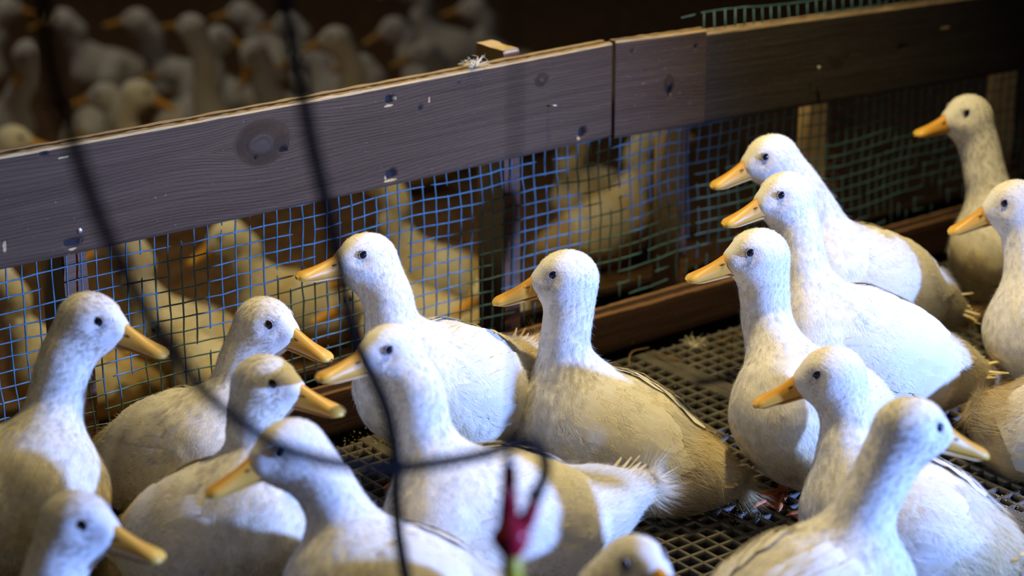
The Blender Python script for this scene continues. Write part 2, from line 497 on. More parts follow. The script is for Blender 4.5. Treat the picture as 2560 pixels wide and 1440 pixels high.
def board(name, x0, x1, z0, z1, y0, y1, mat, dx=0.0025, knots=(), holes=(), sag=None, slope=0.0, wear_top=1.0, parent=fence, seed=1, chips=()):
    """a board whose face looks to -y; knots = (x, z, a, b) swirls in the grain, holes = (x, z, a, b, depth) dark pits, chips = (x,z,a,b) torn pale patches"""
    nx = max(3, int((x1 - x0) / dx)); nz = max(4, int((z1 - z0) / dx))
    xs = np.linspace(x0, x1, nx); zs = np.linspace(z0, z1, nz)
    X, Z = np.meshgrid(xs, zs); X = X.ravel(); Z = Z.ravel()
    gv = Z.copy(); gu = X.copy(); knot = np.zeros_like(X); dep = np.zeros_like(X); wear = np.zeros_like(X)
    for kx, kz, a, b in knots:
        ddx = (X - kx) / a; ddz = (Z - kz) / b
        r2 = ddx ** 2 + ddz ** 2
        push = np.exp(-((X - kx) / (a * 2.2)) ** 2) * np.exp(-np.abs(Z - kz) / (b * 2.0))
        gv = gv - np.sign(Z - kz) * push * b * 0.85
        w = np.clip((1.45 - np.sqrt(r2)) / 0.9, 0, 1); w = w * w * (3 - 2 * w)
        ring = np.sqrt(r2) * b * 0.45 + 0.25 * (Z - kz)
        gv = gv * (1 - w) + ring * w
        knot = np.maximum(knot, 0.16 * np.clip(1.15 - np.sqrt(r2), 0, 1) / 0.6)
        dep -= 0.0015 * np.exp(-r2 * 1.2)
    P2 = np.stack([X, Z, 0 * X], 1)
    for hx, hz, a, b, dd in holes:
        jag = 1 + 0.35 * vnoise(P2, 320, 11)
        r2 = (((X - hx) / a) ** 2 + ((Z - hz) / b) ** 2) * jag
        w = np.clip(1.3 - r2, 0, 1)
        dep += dd * w
        knot = np.maximum(knot, np.clip(w * 1.6, 0, 1))
    for hx, hz, a, b in chips:
        jag = 1 + 0.5 * vnoise(P2, 260, 13)
        r2 = (((X - hx) / a) ** 2 + ((Z - hz) / b) ** 2) * jag
        wear = np.maximum(wear, np.clip(1.6 - r2, 0, 1.2))
        dep += 0.001 * np.clip(1.2 - r2, 0, 1)
    edge = np.clip(1 - (z1 - Z) / 0.0055, 0, 1)
    wear = np.maximum(wear, wear_top * (edge * 1.35 + 0.0))
    rag = np.where(Z > z1 - dx * 0.6, 0.0008 * vnoise(P2 * np.array([1, 0, 0]), 300, seed) - 0.0006, 0)
    Yf = y0 + dep + np.where(Z > z1 - dx * 0.6, 0.0018, 0) + np.where(Z < z0 + dx * 0.6, 0.0012, 0)
    zz = Z + rag
    dz = slope * (X - x0) + (sag(X) if sag else 0)
    V = [np.stack([X, Yf, zz + dz], 1)]
    UV = [np.stack([gu, gv], 1)]
    WE = [wear]; KN = [knot]
    i = np.arange(nx * nz).reshape(nz, nx)
    Q = [np.stack([i[:-1, :-1], i[:-1, 1:], i[1:, 1:], i[1:, :-1]], -1).reshape(-1, 4)]
    n = nx * nz
    # top, back, bottom strip and ends
    rows = [(y0 + 0.0018, z1, 1.3), (y0 + (y1 - y0) * 0.30, z1 + 0.0004, 0.9), (y0 + (y1 - y0) * 0.38, z1 - 0.0012, 0.05), (y0 + (y1 - y0) * 0.62, z1 - 0.0010, 0.05),
            (y0 + (y1 - y0) * 0.72, z1 + 0.0005, 1.0), (y1, z1, 1.35), (y1, z0, 0.2), (y0 + 0.0012, z0, 0.2)]
    for k, (yy, z_, we) in enumerate(rows):
        top = z_ > (z0 + z1) / 2
        rg = 0.0006 * vnoise(np.stack([xs, 0 * xs + k * 0.3, 0 * xs], 1), 220, seed + k) if top else 0 * xs
        yj = 0.0005 * vnoise(np.stack([xs, 0 * xs + k, 0 * xs], 1), 120, seed + 20 + k) if 0 < k < 5 else 0 * xs
        zz_ = z_ + rg + slope * (xs - x0) + (sag(xs) if sag else 0)
        V.append(np.stack([xs, yy + yj, zz_], 1)); UV.append(np.stack([xs, 0 * xs + yy * 1.0 + 0.31 * k], 1))
        WE.append(np.full(nx, we * wear_top if top else 0.0)); KN.append(np.zeros(nx))
    prev = i[-1]
    for k in range(len(rows)):
        cur = n + k * nx + np.arange(nx)
        Q.append(np.stack([prev[:-1], prev[1:], cur[1:], cur[:-1]], -1))
        prev = cur
    Q.append(np.stack([prev[:-1], prev[1:], i[0][1:], i[0][:-1]], -1))
    V = np.vstack(V); UV = np.vstack(UV); WE = np.concatenate(WE); KN = np.concatenate(KN)
    # ends
    T = []
    for col, fl in ((0, 1), (nx - 1, 0)):
        a, b_, c, d = i[0][col], i[-1][col], n + 5 * nx + (0 if col == 0 else nx - 1), n + 6 * nx + (0 if col == 0 else nx - 1)
        Q.append(np.array([[a, b_, c, d]] if fl else [[d, c, b_, a]]))
    me = mesh_np(name, V, np.vstack(Q), None, {'wear': WE, 'knot': KN}, UV, smooth=True)
    me.set_sharp_from_angle(angle=math.radians(40))
    return obj(name, me, mat, parent)

SAG = lambda x: -0.004 * np.clip(1 - ((np.asarray(x) - 0.75) / 0.75) ** 2, 0, 1)
KN_MAIN = ((0.373, 0.436, 0.030, 0.022), (0.835, 0.447, 0.008, 0.007))
HOLES = ((0.575, 0.461, 0.0075, 0.0060, 0.006), (0.574, 0.356, 0.0080, 0.0065, 0.006), (0.910, 0.356, 0.0075, 0.0085, 0.007), (0.099, 0.355, 0.012, 0.0055, 0.004),
         (0.069, 0.474, 0.006, 0.003, 0.003), (0.405, 0.421, 0.006, 0.0035, 0.005), (0.362, 0.418, 0.0025, 0.002, 0.003), (0.69, 0.466, 0.003, 0.002, 0.002), (0.625, 0.441, 0.003, 0.004, 0.003))
CHIPS = ((0.573, 0.4535, 0.009, 0.0016), (0.583, 0.4615, 0.003, 0.0022), (0.572, 0.3475, 0.011, 0.0022), (0.565, 0.353, 0.0025, 0.003), (0.097, 0.3465, 0.010, 0.0014), (0.082, 0.354, 0.004, 0.001),
         (0.094, 0.4655, 0.008, 0.0015), (0.904, 0.349, 0.004, 0.004), (0.64, 0.450, 0.0015, 0.004), (0.008, 0.370, 0.002, 0.006))
plank = board('plank', -0.75, 0.9655, 0.340, 0.481, 0.0, 0.026, M_PLANK, 0.0025, KN_MAIN, HOLES, SAG, seed=3, chips=CHIPS)
spacer = board('spacer_board', 0.9695, 1.148, 0.333, 0.4795, -0.003, 0.012, M_PLANK, 0.0028, ((1.074, 0.404, 0.007, 0.010),),
               ((1.076, 0.393, 0.005, 0.0085, 0.005), (1.000, 0.461, 0.002, 0.004, 0.003), (1.125, 0.455, 0.003, 0.003, 0.003)), None, -0.045, seed=5,
               chips=((1.078, 0.388, 0.0015, 0.0022), (1.080, 0.397, 0.0012, 0.002)))
spacer['label'] = 'short board block nailed over the joint'
farb = board('plank', 1.02, 2.75, 0.3255, 0.4675, 0.013, 0.034, M_PLANK_DARK, 0.004, ((1.45, 0.40, 0.02, 0.014),), ((1.60, 0.40, 0.012, 0.004, 0.002), (1.39, 0.36, 0.002, 0.002, 0.002)), None, -0.045, seed=8,
             chips=((1.70, 0.422, 0.012, 0.0012), (1.52, 0.345, 0.012, 0.0012)))
farb['label'] = 'darker board set back beyond the joint'
rail = board('rail', -0.75, 2.75, 0.003, 0.066, -0.02, 0.013, M_RAIL, 0.006, (), (), None, seed=9, wear_top=0.5)
rail['label'] = 'low red-brown rail along the floor'
kick = board('kick_board', -1.2, 3.0, -0.48, 0.040, 0.112, 0.127, M_KICK, 0.02, (), (), None, seed=10, wear_top=0.5)

def post(x0, x1, y0, y1, z0, z1, seed):
    o = board('post', x0, x1, z0, z1, y0, y1, M_POST, 0.006, seed=seed, wear_top=1.0)
    # pale sawn top
    me = o.data
    co = np.empty(len(me.vertices) * 3, np.float32); me.vertices.foreach_get('co', co); co = co.reshape(-1, 3)
    w = np.where(co[:, 2] > z1 - 0.004, 1.6, 0.0)
    me.attributes['wear'].data.foreach_set('value', w.astype(np.float32))
    return o
for x0, x1, z1, s in ((0.098, 0.131, 0.450, 31), (0.795, 0.823, 0.484, 32), (1.140, 1.152, 0.44, 33), (1.455, 1.487, 0.42, 34), (1.925, 1.955, 0.42, 35), (-0.60, -0.57, 0.45, 36), (2.4, 2.43, 0.40, 37)):
    post(x0, x1, 0.036, 0.101, -0.02, z1, s)

# wire mesh, one object per wire, with the gnawed gaps and stubs
CELL = 0.0202
XO = 0.0
ncol0, ncol1 = -18, 106
ZT = [0.470 - 0.0200 * k for k in range(22)]
def ripple(x, z):
    y = 0.031 + 0.0025 * np.sin(x * 23 + 1.0) + 0.0018 * np.sin(z * 41 + x * 9)
    dxx = 0.0022 * np.sin(z * 19 + x * 5) + 0.0012 * np.sin(x * 37)
    dzz = 0.0026 * np.sin(x * 11 + 0.6) + 0.0016 * np.sin(x * 27 + z * 13)
    return np.stack([x + dxx, y, z + dzz], -1)
brk = np.random.default_rng(23)
def runs(n, p):
    """which of n wire pieces are left"""
    keep = np.ones(n, bool)
    i = 0
    while i < n:
        if brk.random() < p:
            keep[i:i + brk.integers(1, 3)] = False
            i += 2
        i += 1
    return keep
def wire(name, pts, keep, r):
    n = len(keep)
    i = 0
    while i < n:
        if not keep[i]:
            i += 1; continue
        j = i
        while j < n and keep[j]: j += 1
        seg = pts[i:j + 1].copy()
        if i > 0: seg = np.vstack([pts[i] + (pts[i - 1] - pts[i]) * brk.uniform(0.1, 0.35), seg])
        if j < n: seg = np.vstack([seg, pts[j] + (pts[j + 1] - pts[j]) * brk.uniform(0.1, 0.35)])
        seg = seg + brk.normal(0, 0.0004, seg.shape)
        rr = r * brk.uniform(0.88, 1.15, len(seg))
        if i > 0: rr[0] *= 0.5
        if j < n: rr[-1] *= 0.5
        b = MB()
        b.tube(seg, rr, 5)
        obj(name, b.mesh(name, True), M_WIRE, fence)
        i = j
for c in range(ncol0, ncol1):
    x = XO + c * CELL
    z = np.array([(0.476 - 0.045 * max(0, x - 1.15) + (0.010 if 1.16 < x < 1.75 else 0)) if x > 1.155 else 0.460] + ZT[1:])
    kp = runs(len(z) - 1, 0.07)
    for k in range(len(z) - 1):
        if z[k] < 0.11 and brk.random() < (0.10 if x < 0.8 else 0.6): kp[k] = False
    wire('vertical_wire', ripple(np.full(len(z), x), z), kp, 0.00122)
xs_all = XO + np.arange(ncol0, ncol1) * CELL
for k, zr in enumerate(ZT):
    kp = runs(len(xs_all) - 1, 0.075)
    if zr < 0.10:
        kp &= ~((xs_all[:-1] > 0.8) & (brk.random(len(kp)) < 0.75))
    if k == 0:
        # the mesh shows above the far board only
        kp &= (xs_all[:-1] > 1.12) & (xs_all[:-1] < 1.75)
    wire('horizontal_wire', ripple(xs_all, np.full(len(xs_all), zr) if k else 0.486 - 0.045 * np.maximum(0, xs_all - 1.15)), kp, 0.00115)

# bent nail, screws, tuft of down caught on the top edge
b = MB()
b.tube([(0.848, 0.004, 0.404), (0.8482, -0.006, 0.4045), (0.8490, -0.0095, 0.4048), (0.8525, -0.0105, 0.4046), (0.8560, -0.0100, 0.4043)], [0.0011, 0.0011, 0.0012, 0.0011, 0.0010], 6)
n_ = obj('nail', b.mesh('nail', True), M_METAL, fence); n_['label'] = 'bent nail sticking out of the board'
for sx_, sz_ in ((0.108, 0.3675), (1.395, 0.372)):
    b = MB()
    b.tube([(sx_, 0.004, sz_), (sx_, -0.0006, sz_), (sx_, -0.0014, sz_)], [0.0040, 0.0040, 0.0022], 10)
    obj('screw', b.mesh('screw', True), M_METAL, fence)

# ------------------------------------------------------------------ ducks
def nrm(v):
    return v / (np.linalg.norm(v) + 1e-12)

def smin(a, b, k):
    h = np.maximum(k - np.abs(a - b), 0.0) / k
    return np.minimum(a, b) - h * h * k * 0.25

def cone(P, a, b, ra, rb):
    ab = b - a
    t = np.clip((P - a) @ ab / (ab @ ab + 1e-12), 0, 1)
    return np.linalg.norm(P - a - t[:, None] * ab, axis=1) - (ra + (rb - ra) * t)

def ellip(P, c, r):
    q = P - c
    k0 = np.linalg.norm(q / r, axis=1)
    k1 = np.linalg.norm(q / (r * r), axis=1) + 1e-9
    return k0 * (k0 - 1.0) / k1

class Duck:
    def __init__(s, pose, zf=0.0, seed=1, fat=1.0):
        A = lambda k: np.array(pose[k], float)
        s.h, s.tip, s.b, s.r, s.t = A('h'), A('tip'), A('b'), A('r'), A('t')
        s.neck = [np.array(q, float) for q in pose['neck']]
        s.zf, s.seed, s.fat = zf, seed, fat
        up = np.array([0, 0, 1.0])
        s.ax = nrm(s.b - s.r); s.L = np.linalg.norm(s.b - s.r)
        s.lat = nrm(np.cross(up, s.ax)); s.up = np.cross(s.ax, s.lat)
        d = nrm(s.tip - s.h)
        y = nrm(np.cross(up, d)); z = np.cross(d, y)
        a = math.atan2(0.018, 0.092)
        s.hx = d * math.cos(a) + z * math.sin(a); s.hy = y; s.hz = np.cross(s.hx, s.hy)
        s.hy = -np.cross(s.hx, s.hz)
        s.root = s.b + s.ax * 0.010 + s.up * 0.014
        top = s.h - s.hx * 0.013 - s.hz * 0.008
        pts = [top] + s.neck + [s.root]
        s.nk = catmull(pts, 5)
        n = len(s.nk)
        u = np.linspace(0, 1, n)
        s.nr = np.interp(u, [0, 0.2, 0.45, 0.7, 1.0], [0.0325, 0.0322, 0.0315, 0.0340, 0.046])
        s.tm = s.r + (s.t - s.r) * 0.5
        # skeleton from the bill backwards, for feather direction
        s.sk = np.vstack([s.h + s.hx * 0.04, s.h, s.nk[1:], s.b + (s.r - s.b) * 0.5, s.r, s.t, s.t + (s.t - s.r) * 0.3])
        s.sl = np.concatenate([[0], np.cumsum(np.linalg.norm(np.diff(s.sk, axis=0), axis=1))])
        s.s_neck = s.sl[1 + len(s.nk) - 1]
        s.s_end = s.sl[-1]
    def tobody(s, P, sy=1.07):
        q = P - s.b
        return np.stack([q @ s.ax, (q @ s.lat) / sy, q @ s.up], 1)
    def body(s, P):
        q = s.tobody(P); L = s.L; f = s.fat
        V = lambda x, z: np.array([x, 0, z - 0.007])
        d = cone(q, V(0.012, -0.010), V(-0.38 * L, -0.003), 0.067 * f, 0.082 * f)
        d = smin(d, cone(q, V(-0.38 * L, -0.003), V(-0.75 * L, 0.0), 0.082 * f, 0.073 * f), 0.03)
        d = smin(d, cone(q, V(-0.75 * L, 0.0), V(-L, 0.0), 0.073 * f, 0.052 * f), 0.03)
        rt = s.tobody(np.stack([s.r, s.tm, s.t]))
        d2 = cone(q, rt[0], rt[1], 0.053 * f, 0.039)
        d2 = smin(d2, cone(q, rt[1], rt[2], 0.039, 0.018), 0.02)
        return smin(d, d2, 0.035)
    def sdf(s, P, floor=True):
        d = s.body(P)
        dn = None
        for i in range(len(s.nk) - 1):
            c = cone(P, s.nk[i], s.nk[i + 1], s.nr[i], s.nr[i + 1])
            dn = c if dn is None else np.minimum(dn, c)
        q = P - s.h
        q = np.stack([q @ s.hx, q @ s.hy, q @ s.hz], 1)
        V = lambda *a: np.array(a)
        dh = ellip(q, V(-0.003, 0, 0.003), V(0.0365, 0.0268, 0.0305))
        dh = smin(dh, ellip(q, V(0.004, 0, -0.010), V(0.030, 0.0248, 0.0215)), 0.014)
        dh = smin(dh, cone(q, V(0.010, 0, -0.002), V(0.0285, 0, -0.003), 0.0215, 0.0128), 0.014)
        # shallow hollow in front of and behind the eye
        for sg in (1, -1):
            e = np.linalg.norm((q - V(0.023, sg * 0.0295, 0.009)) / V(1.5, 1, 1), axis=1) - 0.0095
            dh = -smin(-dh, e, 0.014)
        dn = smin(dn, dh, 0.018)
        d = smin(d, dn, 0.040)
        if floor:
            d = -smin(-d, -(s.zf + 0.005 - P[:, 2]), 0.02)
        return d
    def grad(s, P, f, e=1e-3):
        g = np.empty_like(P)
        for k in range(3):
            dv = np.zeros(3); dv[k] = e
            g[:, k] = (f(P + dv) - f(P - dv)) / (2 * e)
        return g
    def surface(s, vs):
        pts = np.vstack([s.sk, s.b + s.lat * 0.1, s.b - s.lat * 0.1, s.b + s.ax * 0.06, s.b + s.up * 0.06, s.r + s.up * 0.04, s.r + s.lat * 0.09, s.r - s.lat * 0.09])
        lo = pts.min(0) - 0.05; hi = pts.max(0) + 0.05
        lo[2] = max(min(s.b[2], s.r[2]) - 0.12, s.zf - 0.012)
        n = np.ceil((hi - lo) / vs).astype(int) + 1
        # coarse pass, refine only where the surface can be
        g = [lo[k] + vs * np.arange(n[k]) for k in range(3)]
        st = 4
        cg = [a[::st] for a in g]
        CP = np.stack(np.meshgrid(*cg, indexing='ij'), -1).reshape(-1, 3)
        cv = s.sdf(CP).reshape([len(a) for a in cg])
        big = np.repeat(np.repeat(np.repeat(cv, st, 0), st, 1), st, 2)[:n[0], :n[1], :n[2]]
        mask = np.abs(big) < vs * st * 2.4
        val = big.copy()
        idx = np.argwhere(mask)
        val[mask] = s.sdf(lo + idx * vs)
        ins = val < 0
        c = ins[:-1, :-1, :-1].astype(np.int8)
        tot = np.zeros_like(c)
        for i in (0, 1):
            for j in (0, 1):
                for k in (0, 1):
                    tot += ins[i:n[0] - 1 + i, j:n[1] - 1 + j, k:n[2] - 1 + k]
        act = (tot > 0) & (tot < 8)
        cid = -np.ones(act.shape, np.int64)
        cells = np.argwhere(act)
        cid[act] = np.arange(len(cells))
        P = lo + (cells + 0.5) * vs
        for _ in range(4):
            d = s.sdf(P); gr = s.grad(P, s.sdf)
            stp = (d / ((gr ** 2).sum(1) + 1e-6))[:, None] * gr
            ln = np.linalg.norm(stp, axis=1, keepdims=True)
            P = P - stp * np.minimum(1, vs * 0.8 / (ln + 1e-9))
        quads = []
        for ax in range(3):
            o = [(0, 0), (1, 0), (1, 1), (0, 1)]
            sl0 = [slice(1, n[k] - 1) if k != ax else slice(0, n[k] - 1) for k in range(3)]
            sl1 = [slice(1, n[k] - 1) if k != ax else slice(1, n[k]) for k in range(3)]
            a = ins[tuple(sl0)]; b = ins[tuple(sl1)]
            e = np.argwhere(a != b)
            base = e + np.array([1 if k != ax else 0 for k in range(3)])
            flip = a[tuple(e.T)]
            u, v = [k for k in range(3) if k != ax]
            qv = []
            for (du, dv) in ((0, 0), (1, 0), (1, 1), (0, 1)):
                cc = base.copy(); cc[:, u] -= du; cc[:, v] -= dv
                qv.append(cid[tuple(cc.T)])
            q = np.stack(qv, 1)
            if ax == 1: flip = ~flip
            q[flip] = q[flip][:, ::-1]
            quads.append(q)
        Q = np.vstack(quads)
        Q = Q[(Q >= 0).all(1)]
        g_ = s.grad(P, s.sdf); N = g_ / (np.linalg.norm(g_, axis=1, keepdims=True) + 1e-9)
        # make the winding agree with the outward gradient
        fn = np.cross(P[Q[:, 1]] - P[Q[:, 0]], P[Q[:, 2]] - P[Q[:, 0]])
        bad = (fn * N[Q[:, 0]]).sum(1) < 0
        Q[bad] = Q[bad][:, ::-1]
        return P, N, Q
    def flow(s, P):
        mid = (s.sk[1:] + s.sk[:-1]) / 2
        tg = np.diff(s.sk, axis=0); ln = np.linalg.norm(tg, axis=1, keepdims=True); tg = tg / (ln + 1e-9)
        d2 = ((P[:, None] - mid[None]) ** 2).sum(-1)
        w = np.exp(-(d2 - d2.min(1, keepdims=True)) / (2 * 0.02 ** 2)) * ln.ravel()[None]
        w /= w.sum(1, keepdims=True)
        f = w @ tg
        sp = w @ ((s.sl[1:] + s.sl[:-1]) / 2)
        return f, sp
    def lump(s, P):
        q = P - s.h
        far = np.clip((np.linalg.norm(q, axis=1) - 0.10) / 0.06, 0, 1)
        return (vnoise(P, 130, s.seed) * 0.0009 + vnoise(P, 60, s.seed + 1) * 0.0018) * far
    def colour(s, P, sp, stain_warm):
        """stain (yellowed feathers, plus painted-in warm light by the mesh) and dirt (dark smudges), as the birds wear them"""
        q = s.tobody(P, 1.0)
        low = np.clip((-q[:, 2] - 0.00) / 0.07, 0, 1)
        body = np.clip((sp - s.s_neck * 0.75) / 0.06, 0, 1)
        rump = np.clip((sp - (s.s_end - 0.115)) / 0.07, 0, 1)
        st = stain_warm * (0.10 * min(1, stain_warm) + 0.10 * max(0, stain_warm - 1) + 0.50 * low * body + 0.85 * rump + 0.13 * body)
        st = st + 0.18 * body * stain_warm * vnoise(P, 45, s.seed)
        qh = P - s.h; qh = np.stack([qh @ s.hx, np.abs(qh @ s.hy), qh @ s.hz], 1)
        de = np.linalg.norm((qh - np.array([0.020, 0.022, 0.002])) / np.array([1.5, 1, 1.1]), axis=1)
        dirt = 0.75 * np.clip(1 - de / 0.020, 0, 1)
        return np.clip(st, 0, 1), dirt

def bill_meshes():
    """upper and lower mandible in head space, bill along +x"""
    u = np.array([0, .06, .14, .24, .36, .48, .60, .72, .82, .90, .955, .985, 1.0])
    zt = np.interp(u, [0, .1, .25, .4, .6, .8, .93, 1], [.0150, .0125, .0066, .0008, -.0055, -.0105, -.0135, -.0182])
    zb = np.interp(u, [0, .2, .5, .8, 1], [-.0140, -.0165, -.0195, -.0218, -.0225])
    hw = np.interp(u, [0, .2, .4, .6, .8, .9, .955, .985, 1], [.0142, .0120, .0106, .0108, .0120, .0116, .0094, .0062, .0015])
    x = 0.024 + u * 0.069
    n = 16
    V = []; AL = []
    for i in range(len(u)):
        for k in range(n):
            a = 2 * math.pi * k / n
            c, s_ = math.cos(a), math.sin(a)
            yy = hw[i] * (abs(c) ** 0.8) * (1 if c >= 0 else -1)
            if s_ >= 0:
                zz = zb[i] + 0.002 + (zt[i] - zb[i] - 0.002) * (s_ ** (1.0 if u[i] < .5 else .8))
                yy *= 1 - 0.35 * s_ * (1 - u[i])
            else:
                zz = zb[i] + 0.002 + 0.002 * s_
            xx = x[i] - (0.006 * (1 - abs(c)) * max(0, s_) * (1 if i == 0 else 0)) + (0.004 * max(0, -s_ + .2) * (-1) if i == 0 else 0)
            V.append((xx, yy, zz)); AL.append(u[i])
    q = []; t = []
    for i in range(len(u) - 1):
        for k in range(n):
            a = i * n + k; b = i * n + (k + 1) % n
            q.append((a, a + n, b + n, b))
    for k in range(1, n - 1):
        t.append(((len(u) - 1) * n, (len(u) - 1) * n + k, (len(u) - 1) * n + k + 1))
    up_ = mesh_np('upper_bill', V, q, t, {'along': AL})
    u2 = np.array([0, .15, .3, .45, .6, .75, .87, .95, 1.0])
    x2 = 0.022 + u2 * 0.066
    zt2 = np.interp(u2, [0, .2, .5, .8, 1], [-.0140, -.0165, -.0197, -.0221, -.0232])
    zb2 = zt2 - np.interp(u2, [0, .3, .8, 1], [.0060, .0048, .0030, .0010])
    hw2 = np.interp(u2, [0, .2, .4, .6, .8, .92, 1], [.0132, .0108, .0096, .0098, .0106, .0086, .002])
    V = []; AL = []
    n2 = 10
    for i in range(len(u2)):
        for k in range(n2):
            a = 2 * math.pi * k / n2
            c, s_ = math.cos(a), math.sin(a)
            V.append((x2[i], hw2[i] * c, (zt2[i] + zb2[i]) / 2 + (zt2[i] - zb2[i]) / 2 * s_)); AL.append(u2[i])
    q = []; t = []
    for i in range(len(u2) - 1):
        for k in range(n2):
            a = i * n2 + k; b = i * n2 + (k + 1) % n2
            q.append((a, a + n2, b + n2, b))
    for k in range(1, n2 - 1):
        t.append(((len(u2) - 1) * n2, (len(u2) - 1) * n2 + k, (len(u2) - 1) * n2 + k + 1))
    lo_ = mesh_np('lower_bill', V, q, t, {'along': AL})
    up_.materials.append(M_BILL); lo_.materials.append(M_BILL_LOW)
    return up_, lo_
ME_UPPER, ME_LOWER = bill_meshes()

def ball(name, r, mat, n=12, m_=8):
    v = [(0, 0, r[2])]
    for i in range(1, m_):
        th = math.pi * i / m_
        for k in range(n):
            ph = 2 * math.pi * k / n
            v.append((r[0] * math.sin(th) * math.cos(ph), r[1] * math.sin(th) * math.sin(ph), r[2] * math.cos(th)))
    v.append((0, 0, -r[2]))
    q = []; t = []
    for k in range(n):
        t.append((0, 1 + k, 1 + (k + 1) % n))
        t.append((len(v) - 1, 1 + (m_ - 2) * n + (k + 1) % n, 1 + (m_ - 2) * n + k))
    for i in range(m_ - 2):
        for k in range(n):
            a = 1 + i * n + k; b = 1 + i * n + (k + 1) % n
            q.append((a, a + n, b + n, b))
    me = mesh_np(name, v, q, t)
    me.materials.append(mat)
    return me
ME_EYE = ball('eye', (0.0061, 0.0061, 0.0061), M_EYE, 16, 10)
ME_NOSTRIL = ball('nostril', (0.0034, 0.0009, 0.0014), M_NOSTRIL, 10, 6)
def ring_mesh():
    V = []; q = []
    n, k = 16, 5
    for i in range(n):
        a = 2 * math.pi * i / n
        for j in range(k):
            b = 2 * math.pi * j / k
            R = 0.0057 + 0.0005 * math.cos(b)
            V.append((R * math.cos(a) * 1.08, 0.0009 * math.sin(b), R * math.sin(a)))
    for i in range(n):
        for j in range(k):
            q.append((i * k + j, ((i + 1) % n) * k + j, ((i + 1) % n) * k + (j + 1) % k, i * k + (j + 1) % k))
    me = mesh_np('eyelid', V, q); me.materials.append(M_LID)
    return me
ME_LID = ring_mesh()

def leg_meshes():
    b = MB()
    b.tube([(-0.004, 0, 0.10), (0.0, 0, 0.055), (0.004, 0, 0.03), (0.006, 0, 0.008)], [0.009, 0.0065, 0.0062, 0.0075], 8)
    leg = b.mesh('leg', True); leg.materials.append(M_LEG)
    # webbed foot: three toes with a skin between them, plus hind toe
    V = []; q = []; t = []
    toes = [math.radians(-32), 0, math.radians(32)]
    ln = [0.050, 0.060, 0.050]
    outline = []
    for i in range(3):
        outline.append((ln[i] * math.cos(toes[i]), ln[i] * math.sin(toes[i])))
        if i < 2:
            am = (toes[i] + toes[i + 1]) / 2
            outline.append((0.045 * math.cos(am), 0.045 * math.sin(am)))
    top = [(0, 0, 0.010)] + [(x, y, 0.0035) for x, y in outline]
    bot = [(0, 0, 0.000)] + [(x, y, 0.000) for x, y in outline]
    V = top + bot
    k = len(outline)
    for i in range(1, k):
        t.append((0, i, i + 1)); t.append((k + 1, k + 1 + i + 1, k + 1 + i))
        q.append((i, k + 1 + i, k + 2 + i, i + 1))
    q.append((0, k + 1, k + 2, 1)); q.append((k, 2 * k + 1, k + 1, 0))
    mb = MB(); mb.add(V, q, t)
    for i in range(3):
        c, s_ = math.cos(toes[i]), math.sin(toes[i])
        mb.tube([(0, 0, 0.006), (ln[i] * .5 * c, ln[i] * .5 * s_, 0.0055), (ln[i] * .96 * c, ln[i] * .96 * s_, 0.0042), ((ln[i] + .006) * c, (ln[i] + .006) * s_, 0.001)], [0.0045, 0.0040, 0.0034, 0.0008], 6)
    mb.tube([(-0.002, 0, 0.008), (-0.014, 0, 0.003)], [0.003, 0.0016], 5)
    ft = mb.mesh('foot', False); ft.materials.append(M_LEG)
    return leg, ft
ME_LEG, ME_FOOT = leg_meshes()

